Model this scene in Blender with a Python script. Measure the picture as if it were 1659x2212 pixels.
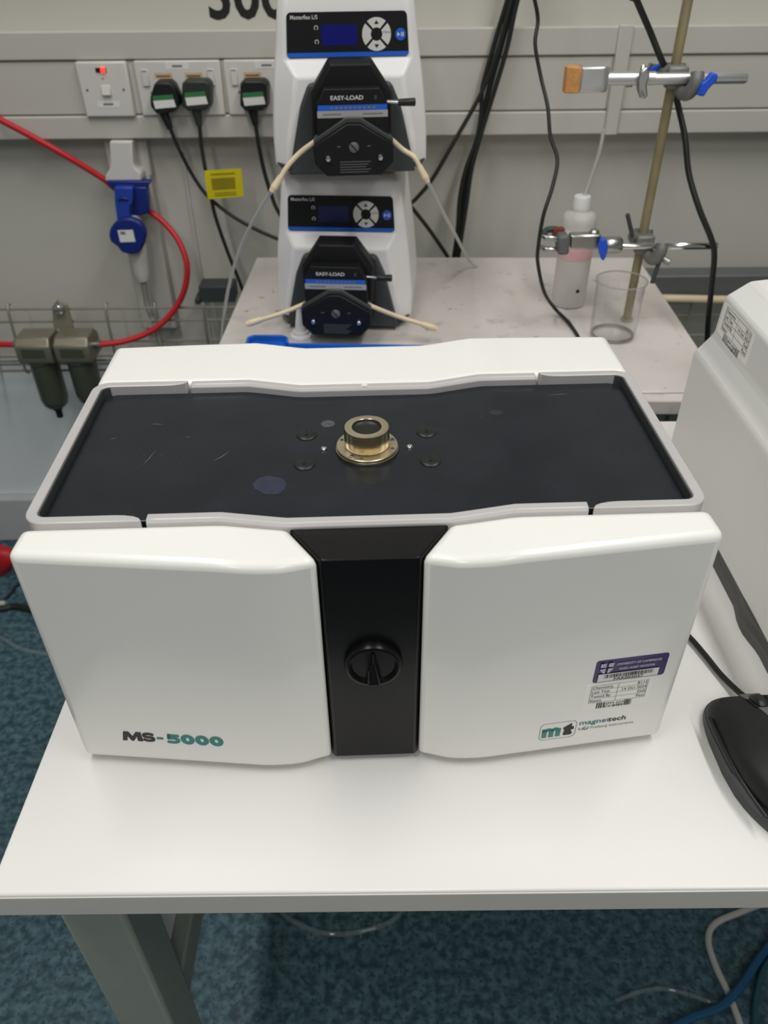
import bpy, bmesh, math, random
from mathutils import Vector, Matrix
random.seed(7)
for o in list(bpy.data.objects): bpy.data.objects.remove(o)
SC = bpy.context.scene
COL = SC.collection

# ------------------------------------------------------------------ camera
F = 1690.0; PITCH = math.radians(37.5); ROLL = 0.010; CZ = 1.24      # metres, floor z = 0
_f = Vector((0, math.cos(PITCH), -math.sin(PITCH))); _u = Vector((0, math.sin(PITCH), math.cos(PITCH))); _r = Vector((1, 0, 0))
CR = _r*math.cos(ROLL) - _u*math.sin(ROLL); CU = _u*math.cos(ROLL) + _r*math.sin(ROLL)
CAMP = Vector((0, 0, CZ))
cam = bpy.data.cameras.new('camera'); camo = bpy.data.objects.new('camera', cam); COL.objects.link(camo)
M = Matrix((CR, CU, -_f)).transposed().to_4x4(); M.translation = CAMP; camo.matrix_world = M
cam.sensor_fit = 'VERTICAL'; cam.sensor_height = 36; cam.sensor_width = 27; cam.lens = F/2212*36
cam.clip_start = 0.02; cam.clip_end = 50
cam.dof.use_dof = True; cam.dof.focus_distance = 0.60; cam.dof.aperture_fstop = 9.0
SC.camera = camo
# ------------------------------------------------------------------ light
SC.view_settings.view_transform = 'Standard'; SC.view_settings.look = 'None'
SC.view_settings.gamma = 1; SC.view_settings.use_curve_mapping = False
SC.view_settings.exposure = 0.0
w = bpy.data.worlds.new('world'); SC.world = w; w.use_nodes = True
w.node_tree.nodes['Background'].inputs[0].default_value = (0.88, 0.87, 0.84, 1)
w.node_tree.nodes['Background'].inputs[1].default_value = 0.17
LAMPS = [(-0.55, 0.28, 2.62, 1.45, 17.5), (0.75, 0.28, 2.62, 1.45, 17.5), (-0.55, -1.75, 2.62, 1.45, 14.0), (0.75, -1.75, 2.62, 1.45, 14.0)]     # x, y, z, length, watts; rear pair added behind the camera as fill
for i, (x, y, z, ln, e) in enumerate(LAMPS):
    L = bpy.data.lights.new('tube_or_fill_light', 'AREA'); L.shape = 'RECTANGLE'; L.size = 0.16; L.size_y = ln; L.energy = e
    L.color = (1.0, 0.99, 0.975)
    lo = bpy.data.objects.new('tube_or_fill_light', L); lo.location = (x, y, z); COL.objects.link(lo)

# ------------------------------------------------------------------ pixel helpers (photo is 1659 x 2212)
def ray(px, py): return _f + CR*((px-829.5)/F) - CU*((py-1106)/F)
def onz(px, py, z): d = ray(px, py); return CAMP + d*((z-CZ)/d.z)
def ony(px, py, y): d = ray(px, py); return CAMP + d*(y/d.y)
def onx(px, py, x): d = ray(px, py); return CAMP + d*(x/d.x)

# ------------------------------------------------------------------ materials
def lin(c):
    c /= 255.0
    return c/12.92 if c <= 0.04045 else ((c+0.055)/1.055)**2.4
def S(r, g, b): return (lin(r), lin(g), lin(b))
MATS = {}
def mat(name, col, rough=0.5, metal=0.0, var=0.04, scale=30.0, bump=0.0, bscale=300.0, emit=None, estr=0, trans=0, coat=0, spec=0.5, ior=1.45):
    if name in MATS: return MATS[name]
    m = bpy.data.materials.new(name); m.use_nodes = True; nt = m.node_tree; b = nt.nodes['Principled BSDF']
    b.inputs['Roughness'].default_value = rough; b.inputs['Metallic'].default_value = metal
    b.inputs['Specular IOR Level'].default_value = spec; b.inputs['IOR'].default_value = ior
    if trans: b.inputs['Transmission Weight'].default_value = trans
    if coat: b.inputs['Coat Weight'].default_value = coat; b.inputs['Coat Roughness'].default_value = 0.08
    tc = nt.nodes.new('ShaderNodeTexCoord')
    if var > 0:
        n = nt.nodes.new('ShaderNodeTexNoise'); n.inputs['Scale'].default_value = scale; n.inputs['Detail'].default_value = 4
        r = nt.nodes.new('ShaderNodeValToRGB')
        r.color_ramp.elements[0].position = 0.3; r.color_ramp.elements[1].position = 0.7
        r.color_ramp.elements[0].color = tuple(max(0, c*(1-var)) for c in col)+(1,)
        r.color_ramp.elements[1].color = tuple(min(1, c*(1+var)) for c in col)+(1,)
        nt.links.new(tc.outputs['Object'], n.inputs['Vector']); nt.links.new(n.outputs['Fac'], r.inputs['Fac'])
        nt.links.new(r.outputs['Color'], b.inputs['Base Color'])
    else: b.inputs['Base Color'].default_value = col+(1,)
    if bump > 0:
        n2 = nt.nodes.new('ShaderNodeTexNoise'); n2.inputs['Scale'].default_value = bscale; n2.inputs['Detail'].default_value = 3
        bp = nt.nodes.new('ShaderNodeBump'); bp.inputs['Strength'].default_value = bump; bp.inputs['Distance'].default_value = 0.001
        nt.links.new(tc.outputs['Object'], n2.inputs['Vector']); nt.links.new(n2.outputs['Fac'], bp.inputs['Height'])
        nt.links.new(bp.outputs['Normal'], b.inputs['Normal'])
    if emit: b.inputs['Emission Color'].default_value = emit+(1,); b.inputs['Emission Strength'].default_value = estr
    MATS[name] = m; return m

def ramp_layer(nt, tc, scale, lo, hi, c0, c1, kind='noise', detail=4, coord='Object'):
    if kind == 'noise':
        n = nt.nodes.new('ShaderNodeTexNoise'); n.inputs['Detail'].default_value = detail; out = n.outputs['Fac']
    else:
        n = nt.nodes.new('ShaderNodeTexVoronoi'); out = n.outputs['Distance']
    n.inputs['Scale'].default_value = scale; nt.links.new(tc.outputs[coord], n.inputs['Vector'])
    r = nt.nodes.new('ShaderNodeValToRGB'); r.color_ramp.elements[0].position = lo; r.color_ramp.elements[1].position = hi
    r.color_ramp.elements[0].color = c0; r.color_ramp.elements[1].color = c1
    nt.links.new(out, r.inputs['Fac']); return r
def mix(nt, fac, a, b):
    m = nt.nodes.new('ShaderNodeMix'); m.data_type = 'RGBA'
    for s, v in ((m.inputs['Factor'], fac), (m.inputs['A'], a), (m.inputs['B'], b)):
        if hasattr(v, 'is_output'): nt.links.new(v, s)
        elif isinstance(v, (int, float)): s.default_value = v
        else: s.default_value = tuple(v)+((1,) if len(v) == 3 else ())
    return m.outputs['Result']

def floor_mat():
    m = bpy.data.materials.new('speckled_vinyl'); m.use_nodes = True; nt = m.node_tree; b = nt.nodes['Principled BSDF']
    tc = nt.nodes.new('ShaderNodeTexCoord')
    a = ramp_layer(nt, tc, 75, .36, .64, S(34, 62, 73)+(1,), S(98, 130, 142)+(1,), detail=6)
    d = ramp_layer(nt, tc, 140, .55, .66, (0,)*3+(1,), (1,)*3+(1,), detail=2)
    o = ramp_layer(nt, tc, 55, .70, .76, (0,)*3+(1,), (1,)*3+(1,), detail=3)
    g = ramp_layer(nt, tc, 9, .35, .7, S(34, 74, 72)+(1,), S(42, 72, 94)+(1,), detail=3)
    c = mix(nt, 0.35, a.outputs['Color'], g.outputs['Color'])
    c = mix(nt, d.outputs['Color'], c, S(36, 62, 66))
    c = mix(nt, o.outputs['Color'], c, S(128, 124, 104))
    nt.links.new(c, b.inputs['Base Color']); b.inputs['Roughness'].default_value = 0.55
    return m
def bench_mat():
    m = bpy.data.materials.new('stained_white_laminate'); m.use_nodes = True; nt = m.node_tree; b = nt.nodes['Principled BSDF']
    tc = nt.nodes.new('ShaderNodeTexCoord')
    a = ramp_layer(nt, tc, 7, .40, .75, S(218, 211, 206)+(1,), S(196, 189, 180)+(1,), detail=6)
    s1 = ramp_layer(nt, tc, 22, .60, .72, (0,)*3+(1,), (1,)*3+(1,), detail=8)
    s2 = ramp_layer(nt, tc, 60, .68, .73, (0,)*3+(1,), (1,)*3+(1,), detail=4)
    g = ramp_layer(nt, tc, 5, .62, .74, (0,)*3+(1,), (.5,)*3+(1,), detail=5)
    c = mix(nt, s1.outputs['Color'], a.outputs['Color'], S(186, 176, 166))
    c = mix(nt, s2.outputs['Color'], c, S(168, 158, 148))
    c = mix(nt, g.outputs['Color'], c, S(160, 172, 160))
    nt.links.new(c, b.inputs['Base Color']); b.inputs['Roughness'].default_value = 0.32
    return m
def lid_mat():
    m = bpy.data.materials.new('black_lid_paint'); m.use_nodes = True; nt = m.node_tree; b = nt.nodes['Principled BSDF']
    tc = nt.nodes.new('ShaderNodeTexCoord')
    a = ramp_layer(nt, tc, 25, .3, .7, S(26, 29, 34)+(1,), S(31, 35, 42)+(1,)); b.inputs['Specular IOR Level'].default_value = .28
    dust = ramp_layer(nt, tc, 130, .0, .055, (1,)*3+(1,), (0,)*3+(1,), kind='v')
    keep = ramp_layer(nt, tc, 14, .60, .68, (0,)*3+(1,), (.85,)*3+(1,))
    mu = nt.nodes.new('ShaderNodeMath'); mu.operation = 'MULTIPLY'
    nt.links.new(dust.outputs['Color'], mu.inputs[0]); nt.links.new(keep.outputs['Color'], mu.inputs[1])
    c = mix(nt, mu.outputs[0], a.outputs['Color'], S(170, 170, 170))
    nt.links.new(c, b.inputs['Base Color'])
    r = ramp_layer(nt, tc, 18, .3, .7, (.20,)*3+(1,), (.30,)*3+(1,)); nt.links.new(r.outputs['Color'], b.inputs['Roughness'])
    n2 = nt.nodes.new('ShaderNodeTexNoise'); n2.inputs['Scale'].default_value = 900
    bp = nt.nodes.new('ShaderNodeBump'); bp.inputs['Strength'].default_value = .08; bp.inputs['Distance'].default_value = .0005
    nt.links.new(tc.outputs['Object'], n2.inputs['Vector']); nt.links.new(n2.outputs['Fac'], bp.inputs['Height']); nt.links.new(bp.outputs['Normal'], b.inputs['Normal'])
    return m
def glass_mat(name, tint=(1, 1, 1), f0=0.06, opac=0.0):
    m = bpy.data.materials.new(name); m.use_nodes = True; nt = m.node_tree
    for n in list(nt.nodes):
        if n.type == 'BSDF_PRINCIPLED': nt.nodes.remove(n)
    out = [n for n in nt.nodes if n.type == 'OUTPUT_MATERIAL'][0]
    t = nt.nodes.new('ShaderNodeBsdfTransparent'); t.inputs[0].default_value = tint+(1,)
    g = nt.nodes.new('ShaderNodeBsdfGlossy'); g.inputs['Roughness'].default_value = .05
    fr = nt.nodes.new('ShaderNodeFresnel'); ge = nt.nodes.new('ShaderNodeNewGeometry'); mr = nt.nodes.new('ShaderNodeMapRange')
    mr.inputs['To Min'].default_value = 1.45; mr.inputs['To Max'].default_value = 1/1.45      # same thin-wall reflection on both sides
    nt.links.new(ge.outputs['Backfacing'], mr.inputs['Value']); nt.links.new(mr.outputs[0], fr.inputs[0])
    ms = nt.nodes.new('ShaderNodeMixShader')
    nt.links.new(fr.outputs[0], ms.inputs[0]); nt.links.new(t.outputs[0], ms.inputs[1]); nt.links.new(g.outputs[0], ms.inputs[2])
    last = ms
    if opac:
        d = nt.nodes.new('ShaderNodeBsdfDiffuse'); d.inputs[0].default_value = tint+(1,)
        m2 = nt.nodes.new('ShaderNodeMixShader'); m2.inputs[0].default_value = opac
        nt.links.new(ms.outputs[0], m2.inputs[1]); nt.links.new(d.outputs[0], m2.inputs[2]); last = m2
    nt.links.new(last.outputs[0], out.inputs['Surface']); return m

WHITE = mat('white_enamel', S(236, 235, 229), .28, var=.01, scale=6, coat=.25)
DESKW = mat('white_desk_laminate', S(230, 228, 224), .30, var=.012, scale=8)
EDGE = mat('grey_edge_band', S(206, 203, 196), .45, var=.02)
LIDM = lid_mat()
BLACKP = mat('black_panel_paint', S(15, 15, 15), .30, var=.05, spec=.3)
BLACK = mat('black_plastic', S(24, 25, 25), .42, var=.06, bump=.05)
BLACKM = mat('matt_black_plastic', S(20, 21, 21), .55, var=.06)
HEADB = mat('pump_head_black', S(20, 21, 22), .5, var=.06, spec=.3)
DGREY = mat('dark_grey_plastic', S(62, 66, 67), .5, var=.04, bump=.05)
MGREY = mat('mid_grey_plastic', S(98, 99, 99), .45, var=.04)
TRIM = mat('silver_grey_trim', S(190, 187, 186), .42, metal=.15, var=.02)
GOLD = mat('nickel_gold', S(216, 205, 180), .24, metal=1.0, var=.10, scale=60)
GOLDF = mat('nickel_flange', S(212, 200, 174), .34, metal=1.0, var=.12, scale=80)
CHROME = mat('chrome', S(216, 216, 214), .12, metal=1.0, var=.02)
STEEL = mat('steel', S(178, 178, 174), .28, metal=1.0, var=.05)
ALU = mat('aluminium', S(206, 206, 205), .36, metal=.85, var=.04)
BRASS = mat('tarnished_rod', S(150, 140, 106), .45, metal=.3, var=.14, scale=40)
CAST = mat('cast_grey', S(122, 122, 119), .5, metal=.35, var=.08, bump=.2)
RUST = mat('cork_red_pad', S(122, 62, 42), .8, var=.15)
CORK = mat('cork', S(198, 142, 84), .85, var=.14, scale=180, bump=.3, bscale=500)
BLUEW = mat('blue_wing_plastic', S(34, 84, 206), .35, var=.03)
BLUES = mat('blue_socket_plastic', S(38, 66, 162), .42, var=.04)
BLUED = mat('deep_blue_plastic', S(22, 40, 118), .42, var=.04)
BLUET = mat('blue_tray_plastic', S(24, 100, 200), .35, var=.03)
BLUEB = mat('blue_print', S(34, 94, 200), .35, var=.01)
SCREEN = mat('lcd_blue', S(8, 12, 70), .25, var=.05, emit=S(6, 14, 110), estr=.35)
SCREEND = mat('lcd_blue_dim', S(8, 14, 52), .25, var=.05, emit=S(4, 10, 60), estr=.2)
BTN = mat('button_grey', S(206, 206, 200), .4, var=.02)
PUMPW = mat('pump_white', S(232, 230, 228), .38, var=.01, scale=5)
WALLM = mat('wall_paint', S(196, 193, 183), .7, var=.025, scale=3, bump=.03)
TRUNKM = mat('trunking_pvc', S(192, 189, 180), .5, var=.015, scale=4)
PLATE = mat('socket_plate', S(212, 208, 202), .4, var=.01)
LABELW = mat('white_label', S(226, 224, 220), .5, var=.01)
LABELT = mat('tape_label', S(242, 240, 234), .3, var=.01)
INK = mat('black_ink', S(30, 30, 28), .5, var=0)
INKG = mat('grey_ink', S(120, 118, 114), .5, var=0)
TEAL = mat('teal_ink', S(38, 128, 124), .45, var=0)
PURPLE = mat('purple_label', S(58, 38, 96), .3, var=.06, scale=50)
PALE = mat('pale_ink', S(226, 220, 232), .5, var=0)
ORANGEL = mat('orange_label', S(206, 176, 140), .5, var=.05)
GREENL = mat('green_label', S(52, 120, 70), .5, var=.06)
YELLOW = mat('yellow_tag', S(218, 202, 20), .5, var=.04)
YELLOWD = mat('yellow_ink', S(150, 134, 20), .5, var=.1)
REDH = mat('red_hose', S(196, 36, 46), .4, var=.04)
REDL = mat('red_neon', S(255, 30, 30), .4, var=0, emit=(1, .03, .02), estr=3.0)
REDB = mat('red_plastic', S(186, 30, 38), .45, var=.1)
CABLE = mat('black_cable', S(30, 31, 30), .45, var=.05)
CABLEG = mat('grey_cable', S(128, 126, 122), .5, var=.05)
BEIGE = mat('beige_tube', S(222, 204, 172), .4, var=.05)
WTUBE = mat('translucent_tube', S(214, 214, 210), .3, var=.03, trans=.25)
CLEAR = glass_mat('clear_tube', (.86, .92, .92), opac=.08)
BLUETUBE = mat('blue_tube', S(30, 84, 124), .35, var=.05)
BOTTLE = mat('milky_polythene', S(226, 224, 218), .45, var=.02, trans=.25)
BOTTLEC = mat('white_polypropylene', S(232, 231, 230), .4, var=.01)
PINK = mat('pink_label', S(230, 184, 186), .5, var=.06)
GLASS = glass_mat('beaker_glass', (.99, .992, .99))
OLIVE = mat('olive_metal', S(146, 142, 124), .42, metal=.6, var=.08)
OLIVED = mat('dark_olive_bowl', S(70, 74, 62), .38, var=.08, coat=.2)
WIRE = mat('grey_wire', S(150, 147, 138), .45, metal=.4, var=.08)
LEG = mat('grey_powdercoat', S(146, 152, 142), .5, var=.03, bump=.05)
CASEW = mat('case_white', S(222, 221, 217), .45, var=.012, scale=5, bump=.04)
SKIRT = mat('skirting_vinyl', S(186, 188, 190), .5, var=.02)
FLOORM = floor_mat(); BENCHM = bench_mat()
CEIL = mat('ceiling_tile', S(220, 219, 214), .8, var=.02)

# ------------------------------------------------------------------ mesh helpers
class MB:
    def __init__(s): s.v = []; s.f = []
    def add(s, vs, fs):
        n = len(s.v); s.v += [tuple(v) for v in vs]; s.f += [tuple(i+n for i in f) for f in fs]; return s
    def box(s, a, b):
        x0, y0, z0 = a; x1, y1, z1 = b
        return s.add([(x0,y0,z0),(x1,y0,z0),(x1,y1,z0),(x0,y1,z0),(x0,y0,z1),(x1,y0,z1),(x1,y1,z1),(x0,y1,z1)],
                     [(0,3,2,1),(4,5,6,7),(0,1,5,4),(1,2,6,5),(2,3,7,6),(3,0,4,7)])
    def loft(s, rings, cap=True, closed=True):
        n = len(rings[0]); vs = [p for r in rings for p in r]; fs = []
        for k in range(len(rings)-1):
            for i in range(n if closed else n-1):
                j = (i+1) % n; fs.append((k*n+i, k*n+j, (k+1)*n+j, (k+1)*n+i))
        if cap: fs.append(tuple(reversed(range(n)))); fs.append(tuple((len(rings)-1)*n+i for i in range(n)))
        return s.add(vs, fs)
    def prism(s, poly, d):                       # 3-D polygon extruded by vector d
        d = Vector(d); return s.loft([[Vector(p) for p in poly], [Vector(p)+d for p in poly]])
    def lathe(s, prof, n=32, c=(0,0,0), axis='z', knurl=None, cap=True):
        rings = []
        for k, (r, h) in enumerate(prof):
            ring = []
            for i in range(n):
                a = 2*math.pi*i/n; rr = r*(knurl[1] if knurl and k in knurl[0] and i % 2 else 1)
                p = (rr*math.cos(a), rr*math.sin(a), h)
                if axis == 'x': p = (p[2], p[0], p[1])
                elif axis == 'y': p = (p[0], -p[2], p[1]); 
                ring.append((p[0]+c[0], p[1]+c[1], p[2]+c[2]))
            rings.append(ring)
        return s.loft(rings, cap)
    def tube(s, pts, r, n=10, sub=6, spline=True):
        pts = [Vector(p) for p in pts]
        P = []
        if spline and len(pts) > 2:
            q = [pts[0]*2-pts[1]]+pts+[pts[-1]*2-pts[-2]]
            for i in range(1, len(q)-2):
                for k in range(sub):
                    t = k/sub; a, b, c, d = q[i-1:i+3]
                    P.append(.5*((2*b)+(c-a)*t+(2*a-5*b+4*c-d)*t*t+(3*b-a-3*c+d)*t**3))
            P.append(pts[-1])
        else: P = pts
        rs = r if isinstance(r, (list, tuple)) else None
        up = Vector((0,0,1)); rings = []; N = None
        for i, p in enumerate(P):
            t = (P[min(i+1, len(P)-1)]-P[max(i-1, 0)]).normalized()
            if N is None: N = t.cross(up if abs(t.z) < .9 else Vector((1,0,0))).normalized()
            N = (N-t*N.dot(t)).normalized(); B = t.cross(N)
            rr = r if rs is None else rs[0]+(rs[1]-rs[0])*i/(len(P)-1)
            rings.append([p+(N*math.cos(2*math.pi*k/n)+B*math.sin(2*math.pi*k/n))*rr for k in range(n)])
        return s.loft(rings)
    def build(s, name, m, parent=None, bevel=0, seg=2, world=False, angle=38, bang=30, smooth=True):
        me = bpy.data.meshes.new(name); me.from_pydata(s.v, [], s.f); me.update()
        bm = bmesh.new(); bm.from_mesh(me); bmesh.ops.recalc_face_normals(bm, faces=bm.faces); bm.to_mesh(me); bm.free()
        return mkobj(name, me, m, parent, bevel, seg, world, angle, bang, smooth)
def mkobj(name, me, m, parent=None, bevel=0, seg=2, world=False, angle=38, bang=30, smooth=True):
    me.materials.clear(); me.materials.append(m)
    if smooth:
        for p in me.polygons: p.use_smooth = True
        me.set_sharp_from_angle(angle=math.radians(angle))
    o = bpy.data.objects.new(name, me); COL.objects.link(o)
    if parent is not None:
        o.parent = parent
        if world:
            Mw = parent.matrix_basis.copy()
            if parent.parent is not None: Mw = parent.parent.matrix_basis @ parent.matrix_parent_inverse @ Mw
            o.matrix_parent_inverse = Mw.inverted()
    if bevel:
        b = o.modifiers.new('bevel', 'BEVEL'); b.width = bevel; b.segments = seg; b.limit_method = 'ANGLE'; b.angle_limit = math.radians(bang); b.harden_normals = False
    return o
def thing(name, label, cat, loc=(0,0,0), rz=0, group=None):
    o = bpy.data.objects.new(name, None); COL.objects.link(o); o.empty_display_size = .02
    o.location = loc; o.rotation_euler = (0, 0, rz); return tag(o, label, cat, group)
def tag(o, label, cat, group=None):
    o['label'] = label; o['category'] = cat
    if group: o['group'] = group
    return o
def struct(o): o['kind'] = 'structure'; return o
def base_at(o, p):                                 # move a one-mesh thing's origin to p (verts given in world space)
    o.data.transform(Matrix.Translation(-Vector(p))); o.location = p; return o

# flat print: frame = (origin, right, up, normal) ; items are put lift above the surface
class Frame:
    def __init__(s, o, r, u, lift=.0003, sx=1.0, sy=1.0):
        s.sx = sx; s.sy = sy
        s.o = Vector(o); s.r = Vector(r).normalized(); u = Vector(u); s.n = s.r.cross(u).normalized(); s.u = s.n.cross(s.r).normalized(); s.l = lift
    def p(s, x, y, l=None): return s.o+s.r*(x*s.sx)+s.u*(y*s.sy)+s.n*(s.l if l is None else l)
    def poly(s, pts, l=None): return [s.p(x, y, l) for x, y in pts]
def text_me(t, size, xs=1.0, shear=0.0, bold=0.0, align='LEFT'):
    c = bpy.data.curves.new('t', 'FONT'); c.body = t; c.size = size; c.offset = bold*size; c.shear = shear; c.align_x = align; c.resolution_u = 3
    o = bpy.data.objects.new('t', c); COL.objects.link(o)
    dg = bpy.context.evaluated_depsgraph_get(); me = bpy.data.meshes.new_from_object(o.evaluated_get(dg))
    bpy.data.objects.remove(o); bpy.data.curves.remove(c)
    for v in me.vertices: v.co.x *= xs
    return me
def ptext(fr, t, x, y, size, m, parent, xs=1.0, shear=0.0, bold=0.0, align='LEFT', name='lettering', lift=None, rot=0, world=False):
    me = text_me(t, size, xs, shear, bold, align); ca, sa = math.cos(rot), math.sin(rot)
    for v in me.vertices:
        vx, vy = v.co.x, v.co.y
        v.co = fr.p(x+vx*ca-vy*sa, y+vx*sa+vy*ca, lift)
    return mkobj(name, me, m, parent, world=world, smooth=False)
def prect(mb, fr, x0, y0, x1, y1, l=None): return mb.add(fr.poly([(x0,y0),(x1,y0),(x1,y1),(x0,y1)], l), [(0,1,2,3)])
def rrect(x0, y0, x1, y1, r, n=5):
    pts = []
    for cx, cy, a0 in ((x1-r, y0+r, -90), (x1-r, y1-r, 0), (x0+r, y1-r, 90), (x0+r, y0+r, 180)):
        for k in range(n+1):
            a = math.radians(a0+90*k/n); pts.append((cx+r*math.cos(a), cy+r*math.sin(a)))
    return pts
def plaque(fr, pts, m, name, parent, th=.0002, world=False, l0=0):
    mb = MB(); mb.loft([fr.poly(pts, l0), fr.poly(pts, l0+th)]); return mb.build(name, m, parent, world=world, smooth=False)

# ================================================================== SETTING
WY = 1.54
struct(MB().box((-3, -3.4, -.05), (3, WY+.1, 0)).build('floor', FLOORM))
struct(MB().box((-3, WY, 0), (3, WY+.12, 2.75)).build('wall_back', WALLM))
struct(MB().box((-3, -3.4, 2.75), (3, WY+.1, 2.8)).build('ceiling', CEIL))
struct(MB().box((-3, WY-.028, 0), (3, WY, .128)).build('baseboard_back', SKIRT, bevel=.004))
for x, y, z, ln, e in LAMPS:  # fixtures for every lamp, including the added rear fill pair
    t = thing('ceiling_or_fill_light', 'long white ceiling batten, the pair behind the camera added as fill light', 'ceiling light', (x, y, 2.75), 0, 'ceiling battens')
    MB().box((-.1, -ln/2-.03, -.08), (.1, ln/2+.03, 0)).build('housing', PUMPW, t, bevel=.006)
    MB().box((-.085, -ln/2, -.118), (.085, ln/2, -.08)).build('diffuser', LABELW, t, bevel=.01)
# dado trunking: three covers, joint cover
T1 = struct(MB().box((-2.9, 1.508, .928), (2.9, WY, 1.086)).build('trim_1', TRUNKM))
def cover(z0, z1, yf, n, lip=0):
    return MB().box((-2.9, yf, z0), (2.9, 1.508, z1)).build(n, TRUNKM, T1, bevel=.0025)
cover(1.0475, 1.089, 1.494, 'trunking_cover'); cover(.9645, 1.0462, 1.498, 'trunking_cover'); cover(.926, .9632, 1.494, 'trunking_cover')
MB().box((.392, 1.4885, .9255), (.4155, 1.497, 1.091)).build('joint_cover', TRUNKM, T1, bevel=.002)
# vertical mini trunking under the sockets
T2 = struct(MB().box((-.495, 1.516, .56), (-.424, WY, .926)).build('trim_2', TRUNKM, bevel=.002))
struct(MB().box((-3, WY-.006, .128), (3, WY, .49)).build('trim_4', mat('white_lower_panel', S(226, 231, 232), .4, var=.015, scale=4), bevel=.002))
struct(MB().box((-.3655, WY-.004, .43), (-.36, WY, .926)).build('trim_3', TRUNKM))
# bay number on the wall
fr = Frame((0, WY, 0), (1, 0, 0), (0, 0, 1), .0006)
num = ptext(fr, '300', -.286, 1.1015, .098, INK, None, xs=.92, bold=.022, name='wall_number'); base_at(num, (-.286, WY-.001, 1.10))
tag(num, 'large black number painted on the wall above the trunking', 'wall number')

# ================================================================== DESK
DZ = .74
desk = thing('desk', 'white laminate desk with grey edging and grey steel legs', 'desk', (-.26, .25, 0))
def dp(mb, n, m, **k): return mb.build(n, m, desk, world=True, **k)
dt = dp(MB().box((-.258, .2505, DZ-.025), (1.25, .83, DZ)), 'desktop', DESKW, bevel=.0016)
MB().box((-.2575, .2495, DZ-.0245), (1.2495, .2507, DZ-.0022)).build('edge_band', EDGE, dt, world=True, bevel=.0004)
for lx in (-.252, 1.15):
    for ly in (.288, .74):
        lg = dp(MB().box((lx, ly, .012), (lx+.05, ly+.05, DZ-.025)), 'leg', LEG, bevel=.004)
        MB().lathe([(.02, 0), (.02, .008), (.012, .012)], 16, (lx+.025, ly+.025, 0)).build('foot', BLACKM, lg, world=True)
    dp(MB().box((lx+.016, .338, .335), (lx+.042, .74, .385)), 'side_rail', LEG, bevel=.003)
    dp(MB().box((lx+.004, .338, DZ-.065), (lx+.046, .74, DZ-.025)), 'top_rail', LEG, bevel=.003)
dp(MB().box((-.202, .76, DZ-.06), (1.15, .80, DZ-.025)), 'top_rail', LEG, bevel=.003)
dp(MB().box((-.234, .345, .386), (-.228, .735, DZ-.066)), 'side_panel', PUMPW, bevel=.001)

# ================================================================== REAR BENCH
bench = thing('bench', 'stained white laminate bench standing before the socket wall', 'bench', (.11, 1.15, 0), -.03)
MB().box((-.347, -.262, DZ-.022), (.347, .262, DZ)).build('worktop', BENCHM, bench, bevel=.0025)
for sx in (-1, 1):
    for sy in (-1, 1):
        MB().box((sx*.30-.02, sy*.22-.02, 0), (sx*.30+.02, sy*.22+.02, DZ-.022)).build('leg', LEG, bench, bevel=.003)
MB().box((-.28, -.23, DZ-.07), (.28, -.20, DZ-.022)).build('front_rail', LEG, bench, bevel=.003)
MB().box((-.28, .20, DZ-.07), (.28, .23, DZ-.022)).build('rear_rail', LEG, bench, bevel=.003)

# ================================================================== SPECTROMETER
PSI = .030
mach = thing('spectrometer', 'white benchtop spectrometer with black lid, black centre stripe and brass collar on the desk', 'lab instrument', (-.0085, .3529, DZ), PSI)
HW = .2145
def dipf(x):
    u = abs(x); t = min(1, max(0, (.092-u)/.040)); return t
def fy(x):
    u = abs(x)
    if u < .030: return -.0055
    if u < .058: t = (u-.030)/.028; return -.0055-.0062*(t*t*(3-2*t))
    if u < .082: t = (u-.070)/.012; return -.0122+.0005*t*t
    return -.0117+(u-.082)/(HW-.082)*.0152
def topf(x): return .2035-.0035*min(1, max(0, (.085-abs(x))/.05))
def front_piece(xs_f, xs_b, name, m, inset=0.0, bev=.006):
    rings = []
    for xf, xb in zip(xs_f, xs_b):
        yf = fy(xf)+inset; zb = .2025-.006*dipf(xb)-inset; zf = topf(xf)-.001-inset
        rings.append([(xf, yf, .006), (xf, yf, zf), (xb, .0295, zb), (xb, .0295, .006)])
    return MB().loft(rings).build(name, m, mach, bevel=bev, seg=4, angle=50, bang=40)
N = 26
for sg in (-1, 1):
    t = [i/(N-1) for i in range(N)]
    xf = [sg*(HW-(HW-.0297)*k) for k in t]; xb = [sg*((HW-.001)-(HW-.001-.0506)*k) for k in t]
    front_piece(xf, xb, 'front_cover', WHITE)
# centre stripe
tt = [-1+2*i/10 for i in range(11)]
stripe = front_piece([k*.0294 for k in tt], [k*.0500 for k in tt], 'centre_panel', BLACKP, inset=.0012, bev=.0014)
# rear cover
xs = [-HW+2*HW*i/60 for i in range(61)]
rings = []
for x in xs:
    z = .2035-.006*dipf(x); b = .284+.004*math.sin(min(1, (HW-abs(x))/.13)*math.pi/2)-.004
    rings.append([(x, .2105, .006), (x, .2105, z), (x, b, z), (x, b, .006)])
MB().loft(rings).build('rear_cover', WHITE, mach, bevel=.006, seg=4, angle=50, bang=40)
MB().box((-.2085, .0295, .008), (.2085, .2105, .184)).build('body', WHITE, mach, bevel=.004)
MB().box((-.2080, .0300, .184), (.2080, .2100, .1890)).build('lid_seat', BLACKM, mach)
for x in (-.17, .17):
    for y in (.035, .24): MB().lathe([(.011, 0), (.012, .007)], 16, (x, y, 0)).build('foot', BLACKM, mach)
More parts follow.
